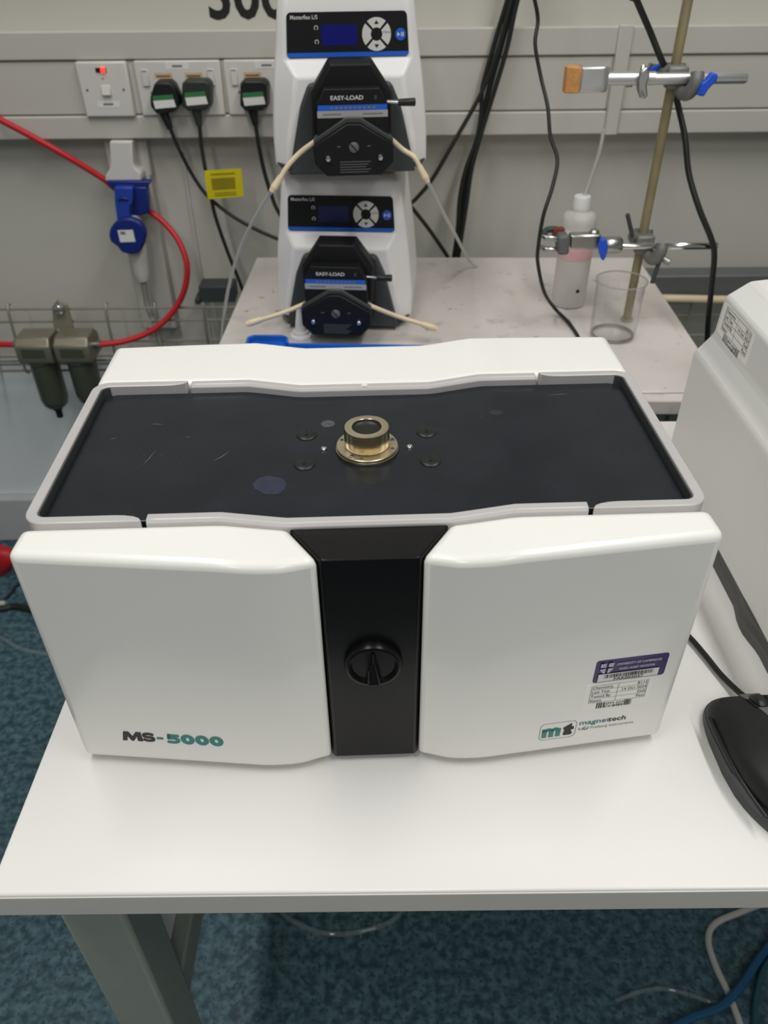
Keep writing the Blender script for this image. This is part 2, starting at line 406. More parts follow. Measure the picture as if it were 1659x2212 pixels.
# lid
LX = .2040
st = [(-LX, .0085), (-LX+.0012, .0048), (-LX+.0040, .0018), (-LX+.0085, 0)]
inner = [-.19+.38*i/48 for i in range(49)]
sta = st+[(x, 0) for x in inner]+[(-x, i) for x, i in reversed(st)]
rings = []
for x, i in sta:
    z = .1985-.006*dipf(x)
    rings.append([(x, .0372+i, z-.008), (x, .0372+i, z), (x, .2020-i, z), (x, .2020-i, z-.008)])
lid = MB().loft(rings).build('lid', LIDM, mach, bevel=.0014, seg=3, angle=30, bang=50)
# silver end rails
def arc(cx, cy, r, a0, a1, n=7): return [(cx+r*math.cos(math.radians(a0+(a1-a0)*k/n)), cy+r*math.sin(math.radians(a0+(a1-a0)*k/n))) for k in range(n+1)]
TX, TF, TB, TW = .2132, .0287, .2098, .0070
for sg in (-1, 1):
    out = [(-.1400, TF)]+arc(-TX+.013, TF+.013, .013, 270, 180)+arc(-TX+.013, TB-.013, .013, 180, 90)+[(-.1400, TB)]
    inn = [(-.1400, TB-.001)]+[(-.1400-.017*(1-math.cos(a)), TB-.001-(TW-.001)*math.sin(a)) for a in (.4, .8, 1.2, 1.57)]
    inn += arc(-TX+.013, TB-.013, .0060, 90, 180)+arc(-TX+.013, TF+.013, .0060, 180, 270)
    inn += [(-.1400-.017*(1-math.cos(a)), TF+.001+(TW-.001)*math.sin(a)) for a in (1.57, 1.2, .8, .4)]+[(-.1400, TF+.001)]
    poly = [(-sg*-x if sg < 0 else -x, y) for x, y in out+inn]
    if sg < 0: poly = [(x, y) for x, y in out+inn]
    MB().prism([(x, y, .1880) for x, y in poly], (0, 0, .0175)).build('end_rail', TRIM, mach, bevel=.0008, seg=2, angle=30)
for sg in (-1, 1):                                  # added dark strip standing in for shade on each end rail's inner wall
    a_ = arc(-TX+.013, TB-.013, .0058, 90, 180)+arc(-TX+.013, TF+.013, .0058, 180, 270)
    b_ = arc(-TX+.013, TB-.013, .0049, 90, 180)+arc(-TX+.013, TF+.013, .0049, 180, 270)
    MB().prism([(-sg*x, y, .1875) for x, y in a_+b_[::-1]], (0, 0, .0168)).build('rail_shade_strip', DGREY, mach, angle=30)
for y0, y1 in ((.0287, .0368), (.2022, .2102)):
    rings = []
    for i in range(49):
        x = -.1370+.274*i/48; z = .2052-.006*dipf(x)
        rings.append([(x, y0, z-.012), (x, y0, z-.0025), (x, y0+.0018, z), (x, y1-.0010, z), (x, y1, z-.0010), (x, y1, z-.012)])
    br = MB().loft(rings).build('centre_rail', TRIM, mach, bevel=.0005, angle=30)
MB().lathe([(.0026, 0), (.0024, .0004)], 16, (0.0, .2062, .1993)).build('rail_plug', LABELW, mach)
# lid fittings
LZ = .1925
KC = (.0005, .1228)
fl = MB(); fl.lathe([(.0222, 0), (.0225, .0006), (.0225, .0016), (.0218, .0017), (.0218, .0024), (.0222, .0025), (.0222, .0036), (.0216, .0042), (.0120, .0042)], 64, (KC[0], KC[1], LZ))
flo = fl.build('flange', GOLDF, mach)
for a in (-125, 15): 
    p = (KC[0]+.0190*math.cos(math.radians(a)), KC[1]+.0190*math.sin(math.radians(a)), LZ+.0042)
    sc = MB().lathe([(.0021, 0), (.0019, .0005), (.0008, .0006)], 16, p).build('screw', STEEL, flo)
    MB().box((p[0]-.0013, p[1]-.0002, p[2]+.0005), (p[0]+.0013, p[1]+.0002, p[2]+.0008)).box((p[0]-.0002, p[1]-.0013, p[2]+.0005), (p[0]+.0002, p[1]+.0013, p[2]+.0008)).build('screw_slot', BLACKM, sc)
for a in (-103, 160, 40, -20):
    p = (KC[0]+.0192*math.cos(math.radians(a)), KC[1]+.0192*math.sin(math.radians(a)), LZ+.0042)
    MB().lathe([(.0014, 0), (.0012, .0002)], 12, p).build('flange_hole', OLIVED, flo)
kn = MB(); kn.lathe([(.0156, .0044), (.0162, .0052), (.0162, .0180), (.0157, .0188), (.0150, .0190), (.0107, .0190), (.0104, .0187), (.0104, .0090)], 240, (KC[0], KC[1], LZ), knurl=((1, 2), .955), cap=False)
kno = kn.build('knurled_collar', GOLD, mach, angle=25)
MB().lathe([(.0, .0155), (.0080, .0155), (.0096, .0163), (.0104, .0168), (.0104, .012), (0, .012)], 40, (KC[0], KC[1], LZ), cap=False).build('bore_window', BLACK, mach)
for x, y in ((-.0440, .1440), (-.0440, .1054), (.0450, .1438), (.0450, .1053)):
    c = MB(); rr = .0078
    c.lathe([(rr, 0), (rr, .0006), (rr*.92, .0012), (rr*.7, .0017), (rr*.35, .0020), (.0005, .0021)], 32, (x, y, LZ-.0002))
    co = c.build('plug_cap', BLACK, mach)
    MB().box((x-.0006, y-.0030, LZ+.0018), (x+.0006, y+.0042, LZ+.0024)).build('slot', BLACKM, co)
for x in (-.0308, .0312): MB().lathe([(.0027, 0), (.0026, .0008), (.0018, .0018), (.0006, .0022)], 24, (x, .1236, LZ)).build('dome_screw', CHROME, mach)
# smudges on the lid
SMU = mat('dried_smudge', S(74, 76, 82), .6, var=.3, scale=400); SMU2 = mat('wax_smudge', S(44, 48, 66), .4, var=.2, scale=300)
def smudge(x, y, rx, ry, m, n=22, jag=.15, z=None):
    z = .1985-.006*dipf(x) if z is None else z
    pts = []
    for i in range(n):
        a = 2*math.pi*i/n; q = 1-jag*random.random(); xx = x+rx*q*math.cos(a)
        pts.append((xx, y+ry*q*math.sin(a), .1985-.006*dipf(xx)+.00012))
    MB().add(pts, [tuple(range(n))]).build('smudge', m, lid, smooth=False)
smudge(-.0285, .159, .0055, .0055, SMU); smudge(-.0655, .078, .0115, .0115, SMU2); smudge(.099, .159, .0055, .0048, mat('faint_ring', S(40, 41, 44), .5, var=.2, scale=300))
SCR = mat('scratch', S(120, 120, 118), .6, var=0)
for x, y, dx, dy in ((-.155, .10, .006, .020), (-.107, .103, .011, .013), (-.131, .136, .004, -.001), (-.185, .135, .004, .002), (-.160, .155, .01, -.001), (.142, .184, .020, .001)):
    z = .1985-.006*dipf(x)+.00012
    MB().add([(x, y, z), (x+dx*.5+.0003, y+dy*.4, z), (x+dx, y+dy, z), (x+dx*.5, y+dy*.4+.0005, z)], [(0, 1, 2, 3)]).build('scratch', SCR, lid, smooth=False)
# dial in the centre stripe
dz = .1085; dy = -.0043
d = MB(); d.lathe([(.0192, 0), (.0192, .0035), (.0182, .0052), (.0165, .0056), (.0150, .0040), (.0140, .0030), (.004, .0030)], 56, (.0003, dy, dz), axis='y')
dial = d.build('dial', BLACKP, mach)
MB().loft([[(-.0052, dy-.003, dz-.0140), (.0058, dy-.003, dz-.0140), (.0013, dy-.003, dz+.0110), (-.0007, dy-.003, dz+.0110)],
           [(-.0040, dy-.0105, dz-.0120), (.0046, dy-.0105, dz-.0120), (.0009, dy-.0080, dz+.0070), (-.0003, dy-.0080, dz+.0070)]]).build('dial_grip', BLACKP, dial, bevel=.0006)
MB().box((-.0034, dy-.0107, dz-.0095), (-.0026, dy-.0090, dz+.0010)).build('pointer_line', INK, dial)
# print on the front covers
sl = .0152/(HW-.082)
def face_frame(x, z, sg): return Frame((x, fy(x), z), (1, sg*sl, 0), (0, 0, 1), .00035)
fr = face_frame(-.1805, .0300, -1)
def stroke(mb, fr, pts, w):
    L_, R_ = [], []
    for k, p in enumerate(pts):
        a = Vector(pts[max(k-1, 0)]); b = Vector(pts[min(k+1, len(pts)-1)]); d_ = (b-a).normalized(); nn = Vector((-d_.y, d_.x))
        ww = w[k] if isinstance(w, (list, tuple)) else w
        L_.append(tuple(Vector(p)+nn*ww/2)); R_.append(tuple(Vector(p)-nn*ww/2))
    n_ = len(pts); mb.add(fr.poly(L_+R_), [(k, k+1, n_+k+1, n_+k) for k in range(n_-1)])
def earc(cx, cy, rx, ry, a0, a1, n=10): return [(cx+rx*math.cos(math.radians(a0+(a1-a0)*k/n)), cy+ry*math.sin(math.radians(a0+(a1-a0)*k/n))) for k in range(n+1)]
H = .0103; sh_ = .10
def shr(pts): return [(x+sh_*y, y) for x, y in pts]
q = MB()
Mp = [(0,0),(.0034,0),(.0040,.0052),(.0066,0),(.0082,0),(.0108,.0052),(.0112,0),(.0150,0),(.0139,H),(.0102,H),(.0076,.0052),(.0050,H),(.0012,H)]
q.add(fr.poly(shr(Mp)[:]), [(0,1,2,11,12),(2,3,10,11),(3,4,10),(4,5,9,10),(5,6,7,8,9)])
q.build('printed_letter', INK, mach, smooth=False)
q = MB(); stroke(q, fr, shr([(.0230,.0078)]+earc(.0192, .0077, .0031, .0013, 40, 180, 8)+earc(.0192, .0064, .0031, .0013, 180, 260, 4)+earc(.0194, .0039, .0033, .0013, 80, 0, 4)+earc(.0194, .0026, .0033, .0013, 0, -150, 8)+[(.0152,.0028)]), .0026)
q.build('printed_letter', INK, mach, smooth=False)
q = MB(); q.add(fr.poly([(.0257,.0036),(.0305,.0036),(.0306,.0058),(.0258,.0058)]), [(0,1,2,3)]); q.build('printed_dash', TEAL, mach, smooth=False)
q = MB(); stroke(q, fr, [(.0424,H-.0017),(.0344,H-.0017)], .0028); q.add(fr.poly([(.0340,H),(.0366,H),(.0362,.0050),(.0334,.0050)]), [(0,1,2,3)])
stroke(q, fr, [(.0336,.0056),(.0350,.0058)]+earc(.0374, .0034, .0038, .0024, 100, -120, 14)+[(.0352,.0011),(.0330,.0016)], .0028)
q.build('printed_digit', TEAL, mach, smooth=False)
for k in range(3):
    cx_ = .0482+.0104*k; q = MB(); n_ = 28
    o1 = [(cx_+.0050*math.cos(2*math.pi*i/n_), H/2+.0055*math.sin(2*math.pi*i/n_)) for i in range(n_)]; o2 = [(cx_+.0013*math.cos(2*math.pi*i/n_), H/2+.0022*math.sin(2*math.pi*i/n_)) for i in range(n_)]
    q.add(fr.poly(o1)+fr.poly(o2), [(i, (i+1) % n_, n_+(i+1) % n_, n_+i) for i in range(n_)]); q.build('printed_digit', TEAL, mach, smooth=False)
# maker's logo
fr = face_frame(.1185, .0215, 1)
lg = MB()
o_ = rrect(0, 0, .0272, .0186, .0038); i_ = rrect(.00028, .00028, .02692, .01832, .0036)
n = len(o_); lg.add(fr.poly(o_)+fr.poly(i_), [(k, (k+1) % n, n+(k+1) % n, n+k) for k in range(n)])
lgo = lg.build('logo_frame', INK, mach, smooth=False)
m_ = MB()
for k in range(3):
    x0 = .0018+.0051*k
    prect(m_, fr, x0, .0073, x0+.0038, .0118)
    for q in range(3): prect(m_, fr, x0, .0028+.0015*q, x0+.0038, .0028+.0015*q+.0010)
for k in range(2):
    x0 = .0018+.0051*k
    m_.add(fr.poly([(x0+.002+.0030*math.cos(a)*1.0+.0028, .0098+.0032*math.sin(a)) for a in [math.pi*j/10 for j in range(11)]]), [tuple(range(11))])
prect(m_, fr, .0018, .0098, .0042, .0124)
m_.build('logo_letter', TEAL, lgo, smooth=False)
tp = [(.0186,.0030),(.0236,.0030),(.0246,.0040),(.0246,.0062),(.0236,.0062),(.0236,.0088),(.0254,.0088),(.0254,.0120),(.0236,.0120),(.0236,.0160),(.0176,.0118),(.0176,.0094),(.0188,.0094),(.0178,.0040)]
MB().add(fr.poly(tp), [tuple(range(len(tp)))]).build('logo_letter', INK, lgo, smooth=False)
ptext(fr, 'magnet', .0288, .0122, .0068, TEAL, mach, xs=1.16, shear=.06, bold=.012)
ptext(fr, 'tech', .0510, .0122, .0068, INK, mach, xs=1.12, shear=.06, bold=.014)
ptext(fr, 'by', .0290, .0064, .0040, INKG, mach, xs=1.25)
ring = MB(); n = 20; ro = [(.0348+.0022*math.cos(2*math.pi*k/n), .0078+.0019*math.sin(2*math.pi*k/n)) for k in range(n)]; ri = [(.0350+.0014*math.cos(2*math.pi*k/n), .0080+.0011*math.sin(2*math.pi*k/n)) for k in range(n)]
ring.add(fr.poly(ro)+fr.poly(ri), [(k, (k+1) % n, n+(k+1) % n, n+k) for k in range(n) if k not in (3, 4)]); ring.build('logo_mark', INKG, mach, smooth=False)
ptext(fr, 'Freiberg Instruments', .0382, .0064, .0038, INKG, mach, xs=1.02)
# asset sticker
def barcode(fr, x0, x1, y0, y1, m, parent, seed, name='barcode', l=None, y0mid=None, world=False):
    rnd = random.Random(seed); mb = MB(); x = x0
    while x < x1:
        w_ = rnd.choice((.00028, .00028, .0005, .0008)); prect(mb, fr, x, y0, min(x+w_, x1), y1, l); x += w_+rnd.choice((.00028, .0004, .0007))
    return mb.build(name, m, parent, smooth=False, world=world)
fr = face_frame(.1500, .0790, 1); fr.l = .0004
st_ = plaque(fr, rrect(0, 0, .0515, .0222, .0022), PURPLE, 'asset_sticker', mach, .00025)
fr.l = .0008
wb = MB(); prect(wb, fr, .0030, .0012, .0465, .0088); wb.build('barcode_field', LABELW, st_, smooth=False)
fr.l = .0011
barcode(fr, .0075, .0428, .0046, .0082, INK, st_, 3)
ptext(fr, 'FAR002037', .0145, .0016, .0036, INK, st_, xs=1.25, bold=.01)
ptext(fr, 'UNIVERSITY OF CAMBRIDGE', .0142, .0166, .00315, PALE, st_, xs=.80)
ptext(fr, 'FIXED ASSET REGISTER', .0168, .0118, .00300, PALE, st_, xs=.84)
cr = MB(); sh = [(.0032,.0196),(.0122,.0196),(.0122,.0140),(.0105,.0108),(.0077,.0092),(.0049,.0108),(.0032,.0140)]
cr.add(fr.poly([(x, y) for x, y in ((.0032,.0196),(.0068,.0196),(.0068,.0160),(.0032,.0160))]), [(0,1,2,3)])
cr.add(fr.poly([(.0088,.0196),(.0122,.0196),(.0122,.0160),(.0088,.0160)]), [(0,1,2,3)])
cr.add(fr.poly([(.0032,.0144),(.0068,.0144),(.0068,.0098),(.0049,.0108),(.0034,.0130)]), [(0,1,2,3,4)])
cr.add(fr.poly([(.0088,.0144),(.0122,.0144),(.0120,.0130),(.0105,.0108),(.0088,.0098)]), [(0,1,2,3,4)])
cr.build('crest', PALE, st_, smooth=False)
fr.l = .0013
cq = MB()
for cx, cy in ((.005,.0178),(.0105,.0178),(.005,.0126),(.0105,.0126)):
    for dx in (-.0009, .0005): 
        for dy_ in (-.0009, .0006): prect(cq, fr, cx+dx, cy+dy_, cx+dx+.0007, cy+dy_+.0007)
cq.build('crest_mark', PURPLE, st_, smooth=False)
# test label
def test_label(fr, parent, rows, code, seed, world=False, W=.0500, H=.0270):
    o = plaque(fr, rrect(0, 0, W, H, .001), LABELT, 'test_label', parent, .0002, world=world)
    fr.l = .0005
    mb = MB(); x0, x1, xm = .0045, .0458, .0240; ys = [.0258, .0212, .0166, .0120, .0074]; t_ = .00022
    for y in ys[:1]+ys[1:]: prect(mb, fr, x0, y-t_/2, x1, y+t_/2)
    for x in (x0, xm, x1): prect(mb, fr, x-t_/2, ys[-1], x+t_/2, ys[0])
    mb.build('table_lines', INK, o, smooth=False, world=world)
    for k, (a, b) in enumerate(rows):
        ptext(fr, a, x0+.0006, ys[k+1]+.0010, .0038, INK, o, xs=.95, world=world)
        ptext(fr, b, x1-.0005, ys[k+1]+.0010, .0038, INK, o, xs=.95, align='RIGHT', world=world)
    barcode(fr, .0110, .0170, .0008, .0068, INK, o, seed, world=world); barcode(fr, .0316, .0370, .0008, .0068, INK, o, seed+1, world=world)
    barcode(fr, .0172, .0314, .0008, .0030, INK, o, seed+2, world=world)
    ptext(fr, code, .0242, .0036, .0036, INK, o, xs=1.1, align='CENTER', world=world)
    return o
fr = face_frame(.1460, .0500, 1); fr.l = .0002
test_label(fr, mach, [('Chemistry', 'B112'), ('Last Test', '14 Oct 2024'), ('Tested By', 'Dell'), ('Status', 'Pass')], 'SPM 029', 11)

# ================================================================== PERISTALTIC PUMPS
def make_pump(label, loc, rz, scr):
    t = thing('peristaltic_pump', label, 'pump', loc, rz, 'stacked peristaltic pumps')
    BD = .175
    def ring(z, hw, yf, cx, cy): return [(-hw, BD, z), (-hw, yf+cy, z), (-cx, yf, z), (cx, yf, z), (hw, yf+cy, z), (hw, BD, z)]
    MB().loft([ring(.0075, .1025, .0, .088, .020), ring(.045, .1025, 0, .082, .024), ring(.090, .0985, 0, .072, .026), ring(.1145, .0955, 0, .0675, .027),
               ring(.1310, .0930, .020, .0800, .010), ring(.150, .0900, .0210, .0790, .008), ring(.185, .0855, .0225, .0755, .008), ring(.199, .083, .024, .073, .008),
               ring(.209, .074, .034, .064, .008)]).build('housing', PUMPW, t, bevel=.0035, seg=3, angle=25, bang=18)
    MB().loft([ring(0, .086, .006, .075, .012), ring(.006, .095, .001, .084, .012), ring(.0125, .1005, -.002, .092, .014)]).build('base', DGREY, t, bevel=.002)
    for x in (-.07, .07):
        for y in (.03, .15): MB().lathe([(.009, -.004), (.010, .001)], 14, (x, y, 0)).build('foot', BLACKM, t)
    # control panel
    pn = MB(); PY = .0195
    fr = Frame((0, .01397, 0), (1, 0, 0), (0, .046, 1), 0)
    o_ = rrect(-.0770, .1330, .0770, .1815, .005, 4); o_ = [(x*(1-.04*(y-.133)/.0485), y) for x, y in o_]
    p = plaque(fr, o_, HEADB, 'control_panel', t, .0030, l0=-.0015)
    fr2 = Frame(fr.p(0, 0, .0015), (1, 0, 0), (0, .046, 1), 0)
    def flat(poly, m, n): 
        return MB().add(fr2.poly(poly, .0002), [tuple(range(len(poly)))]).build(n, m, p, smooth=False)
    flat([(-.0768,.1368),(-.0766,.1358),(-.0740,.1335),(.0740,.1335),(.0766,.1358),(.0768,.1368),(.0766,.1385),(-.0766,.1385)], BLUEB, 'blue_band')
    flat([(-.0325,.1460),(.0118,.1460),(.0118,.1680),(-.0325,.1680)], scr, 'screen')
    cx, cy = .0362, .1572
    for k in range(4):
        a0 = math.radians(45+90*k+5); a1 = math.radians(135+90*k-5); n = 9
        po = [(cx+.0180*math.cos(a0+(a1-a0)*i/n), cy+.0180*math.sin(a0+(a1-a0)*i/n)) for i in range(n+1)]
        b0 = math.radians(45+90*k+10); b1 = math.radians(135+90*k-10)
        po += [(cx+.0072*math.cos(b1+(b0-b1)*i/n), cy+.0072*math.sin(b1+(b0-b1)*i/n)) for i in range(n+1)]
        bo = MB().loft([fr2.poly(po, .0001), fr2.poly(po, .0010)]).build('button', BTN, p, smooth=False)
        if k in (0, 2):
            s = 1 if k == 0 else -1
            MB().add(fr2.poly([(cx-.0030, cy+s*.0108), (cx+.0030, cy+s*.0108), (cx, cy+s*.0150)], .0012), [(0,1,2)]).build('arrow', INK, bo, smooth=False)
        elif k == 3:
            ptext(fr2, 'MENU', cx+.0126, cy+.0010, .0034, INKG, bo, align='CENTER', lift=.0012); 
    bl = [( .0662+.0065*math.cos(2*math.pi*i/24), .1567+.0067*math.sin(2*math.pi*i/24)) for i in range(24)]
    bb = MB().loft([fr2.poly(bl, .0001), fr2.poly(bl, .0010)]).build('start_button', BLUEB, p, smooth=False)
    mk = MB(); mk.add(fr2.poly([(.0622,.1542),(.0656,.1567),(.0622,.1592)], .0012), [(0,1,2)])
    prect(mk, fr2, .0668, .1543, .0680, .1591, .0012); prect(mk, fr2, .0688, .1543, .0700, .1591, .0012); mk.build('start_symbol', BTN, bb, smooth=False)
    for zc in (.1650, .1500):
        cm = MB(); cc = (-.0385, zc); n = 10
        for i in range(n):
            a, b = math.radians(-60+300*i/n), math.radians(-60+300*(i+1)/n)
            cm.add(fr2.poly([(cc[0]+.0026*math.cos(a), cc[1]+.0026*math.sin(a)), (cc[0]+.0026*math.cos(b), cc[1]+.0026*math.sin(b)), (cc[0]+.0018*math.cos(b), cc[1]+.0018*math.sin(b)), (cc[0]+.0018*math.cos(a), cc[1]+.0018*math.sin(a))], .0002), [(0,1,2,3)])
        cm.build('direction_symbol', BTN, p, smooth=False)
    ptext(fr2, 'Masterflex L/S', -.0700, .1742, .0062, BTN, p, xs=.95, bold=.012, lift=.0002)
    # grey skirt and pump head
    MB().prism([(-.084, .012, .0020), (.084, .012, .0020), (.0640, .012, .082), (.0535, .012, .1055), (.0490, .012, .1085), (-.0490, .012, .1085), (-.0535, .012, .1055), (-.0640, .012, .082)], (0, -.024, 0)).build('skirt', DGREY, t, bevel=.003)
    hb = [(-.026,.1370),(.026,.1370),(.0500,.1035),(.0515,.0960),(.0500,.0280),(.0360,.0120),(-.0360,.0120),(-.0500,.0280),(-.0515,.0960),(-.0500,.1035)]
    hd = MB().loft([[(x, -.0115, z) for x, z in hb], [(x, -.036, z) for x, z in hb], [(x*.93, -.043, z-.004*(1 if z > .1 else 0)) for x, z in hb]]).build('pump_head', HEADB, t, bevel=.0015)
    hf = [(-.0330,.1105),(.0330,.1105),(.0425,.0935),(.0445,.0560),(.0445,.0300),(.0340,.0150),(-.0340,.0150),(-.0445,.0300),(-.0445,.0560),(-.0425,.0935)]
    MB().prism([(x, -.040, z) for x, z in hf], (0, -.022, 0)).build('head_body', HEADB, t, bevel=.0012)
    ch = [(-.0490,.0500),(-.0080,.0735),(.0080,.0735),(.0490,.0500),(.0490,.0290),(.0345,.0140),(-.0345,.0140),(-.0490,.0290)]
    MB().prism([(x, -.046, z) for x, z in [(-.0492,.0555),(-.0090,.0795),(.0090,.0795),(.0492,.0555),(.0492,.0500),(.0080,.0735),(-.0080,.0735),(-.0492,.0500)]], (0, -.020, 0)).build('tube_track', DGREY, t, bevel=.0008)
    cv = MB().prism([(x, -.046, z) for x, z in ch], (0, -.026, 0)).build('head_cover', HEADB, t, bevel=.0015)
    f3 = Frame((0, -.0622, 0), (1, 0, 0), (0, 0, 1), .0003)
    stk = MB(); prect(stk, f3, -.0420, .0868, .0420, .0930); so = stk.build('blue_label', BLUEB, t, smooth=False)
    stk = MB(); prect(stk, f3, -.0430, .0790, .0430, .0868); stk.build('silver_label', ALU, t, smooth=False)
    ptext(f3, 'EASY-LOAD', -.0265, .0985, .0066, BTN, t, xs=1.15, bold=.02); ptext(f3, 'II', .0265, .0985, .0066, MGREY, t)
    for x0, x1 in ((-.027, .030),): 
        q = MB(); f4 = Frame((0, -.0622, 0), (1, 0, 0), (0, 0, 1), .0006)
        for k in range(10): prect(q, f4, x0+(x1-x0)*k/10, .0888, x0+(x1-x0)*(k+.6)/10, .0910)
        for a, b in ((-.036, -.014), (.012, .037)): prect(q, f4, a, .0820, b, .0836)
        q.build('label_print', INKG, t, smooth=False)
    f5 = Frame((0, -.072, 0), (1, 0, 0), (0, 0, 1), .0003)
    q = MB()
    for k in range(5): prect(q, f5, -.0180, .0182+.0030*k, .0205-.003*((4-k) % 3), .0191+.0030*k)
    q.build('warning_print', MGREY, t, smooth=False)
    cs = MB().lathe([(.0062, 0), (.0060, .0012), (.0050, .0018), (.0005, .0018)], 24, (0, -.072, .0472), axis='y').build('centre_screw', MGREY, cv)
    MB().prism([(-.0045, -.0739, .0512), (-.0035, -.0739, .0522), (.0045, -.0739, .0432), (.0035, -.0739, .0422)], (0, -.0004, 0)).build('slot', BLACKM, cs)
    for x in (-.0325, .0325): MB().lathe([(.0042, 0), (.0040, .0022), (.0026, .0040), (.0005, .0045)], 20, (x, -.072, .0350), axis='y').build('dome_screw', CHROME, cv)
    for x in (-.0185, .0185): MB().box((x-.0022, -.0724, .0480), (x+.0022, -.0719, .0490)).build('tick', MGREY, cv)
    lv = MB().tube([(.043, -.050, .0935), (.0585, -.050, .0925)], .0022, spline=False).build('lever', CHROME, t)
    MB().lathe([(.0036, .0565), (.0040, .0580), (.0048, .0765), (.0042, .0780)], 16, (0, -.050, .0922), axis='x').build('lever_grip', BLACK, lv)
    return t
PU = (-.0380, 1.1130, .9620); PL = (-.0590, 1.1160, DZ+.004)
make_pump('white peristaltic pump with lit blue screen, stacked on top of the other pump', PU, .075, SCREEN)
make_pump('white peristaltic pump with dark screen, standing on the bench under the other pump', PL, -.085, SCREEND)
def ploc(P, a, x, y, z): return Vector((P[0]+x*math.cos(a)-y*math.sin(a), P[1]+x*math.sin(a)+y*math.cos(a), P[2]+z))
def tubeset(label, pts_b, pts_w, r1=.0032, r2=.0024, rc=.0050):
    t = thing('pump_tube', label, 'tubing', tuple(pts_b[-1]))
    MB().tube(pts_b, r1).build('beige_tube', BEIGE, t, world=True)
    e = Vector(pts_b[-1]); d = (e-Vector(pts_b[-2])).normalized()
    c = MB(); c.tube([e-d*.004, e+d*.006, e+d*.012], [rc*.85, rc], n=12, spline=False); c.tube([e+d*.011, e+d*.018], [rc*1.05, rc*.7], n=12, spline=False)
    c.build('tube_connector', BEIGE, t, world=True)
    if pts_w: MB().tube([e+d*.014]+pts_w, r2).build('white_tube', WTUBE, t, world=True)
a = .075
tubeset('beige and white tube leaving the upper pump head on the socket side', [ploc(PU, a, -.030, -.056, .062), ploc(PU, a, -.047, -.056, .052), ony(648, 330, 1.055), ony(622, 358, 1.05), ony(603, 388, 1.045)],
        [ony(575, 430, 1.055), ony(540, 490, 1.085), ony(512, 555, 1.115), ony(494, 620, 1.140), ony(484, 680, 1.158), ony(479, 735, 1.165), ony(478, 790, 1.17), ony(480, 860, 1.17)])
tubeset('beige and white tube running from the upper pump head down to the bench', [ploc(PU, a, .030, -.056, .062), ploc(PU, a, .047, -.056, .052), ony(870, 323, 1.065), ony(895, 340, 1.06), ony(909, 366, 1.058)],
        [ony(928, 400, 1.08), ony(955, 455, 1.13), ony(985, 510, 1.22), ony(1012, 560, 1.34), Vector((onz(1030, 575, DZ+.003)))])
a = -.085
tubeset('short beige tube sticking out of the lower pump head beside the white nozzle', [ploc(PL, a, -.030, -.056, .062), ploc(PL, a, -.047, -.056, .054), ony(610, 676, 1.05), ony(558, 692, 1.045)], None)
tubeset('short beige tube sticking out of the lower pump head towards the clear beaker', [ploc(PL, a, .030, -.056, .062), ploc(PL, a, .047, -.056, .054), ony(855, 682, 1.06), ony(918, 702, 1.055)], None)

# ================================================================== BLUE TRAY + NOZZLE
tr = thing('blue_tray', 'shallow bright blue plastic tray lying on the bench before the pumps', 'tray', (-.06, .99, DZ))
ol = [(-.196, .930), (.070, .930), (.070, 1.024), (-.138, 1.036), (-.140, 1.058), (-.146, 1.063), (-.188, 1.064), (-.196, 1.057)]
MB().prism([(x, y, DZ) for x, y in ol], (0, 0, .004)).build('tray_floor', BLUET, tr, world=True)
cx, cy = -.06, .985
n = len(ol); inn = [(x+(.004 if x < cx else -.004), y+(.004 if y < cy else -.0045)) for x, y in ol]
rm = MB(); rm.loft([[(x, y, DZ) for x, y in ol], [(x, y, DZ+.012) for x, y in ol], [(x, y, DZ+.012) for x, y in inn], [(x, y, DZ+.002) for x, y in inn]], cap=False)
rm.build('tray_rim', BLUET, tr, world=True, bevel=.001)
p = onz(650, 731, DZ)
nz = thing('dispensing_nozzle', 'white tapered plastic nozzle standing on the bench beside the blue tray', 'nozzle', (p.x, p.y+.006, DZ))
MB().lathe([(.0165, 0), (.0165, .004), (.0120, .0060), (.0118, .010)], 28).build('nozzle_base', BOTTLEC, nz, bevel=.0006)
MB().lathe([(.0092, .0095), (.0078, .016), (.0036, .046), (.0030, .0475), (.0018, .0475)], 24).build('nozzle_tip', BOTTLEC, nz)

# ================================================================== WALL PLATES AND PLUGS
def screw_on(parent, x, y, z, r=.0022, m=None):
    MB().lathe([(r, 0), (r*.8, .0007)], 12, (x, y, z), axis='y').build('screw', m or MGREY, parent, world=True)
sw = thing('fused_switch', 'white wall switch plate with glowing red indicator', 'switch', (-.464, 1.498, .963))
MB().box((-.5062, 1.4865, .9625), (-.4215, 1.498, 1.0465)).build('plate', PLATE, sw, world=True, bevel=.003)
rk = MB().loft([[(-.4705, 1.4870, .9965), (-.4545, 1.4870, .9965), (-.4545, 1.4870, 1.0120), (-.4705, 1.4870, 1.0120)], [(-.4700, 1.4810, .9970), (-.4550, 1.4810, .9970), (-.4550, 1.4850, 1.0115), (-.4700, 1.4850, 1.0115)]]).build('rocker', PLATE, sw, world=True, bevel=.001)
MB().box((-.4735, 1.4845, 1.0310), (-.4555, 1.4870, 1.0375)).build('indicator_bezel', BLACKM, sw, world=True, bevel=.0008)
MB().lathe([(.0042, 0), (.0040, .0014), (.002, .0022), (.0003, .0024)], 16, (-.4608, 1.4846, 1.0342), axis='y').build('red_indicator', REDL, sw, world=True)
screw_on(sw, -.4945, 1.4866, 1.0045); screw_on(sw, -.4330, 1.4866, 1.0045); screw_on(sw, -.4645, 1.4866, 1.0215, .0014)
f_ = Frame((0, 1.4864, 0), (1, 0, 0), (0, 0, 1), .0002)
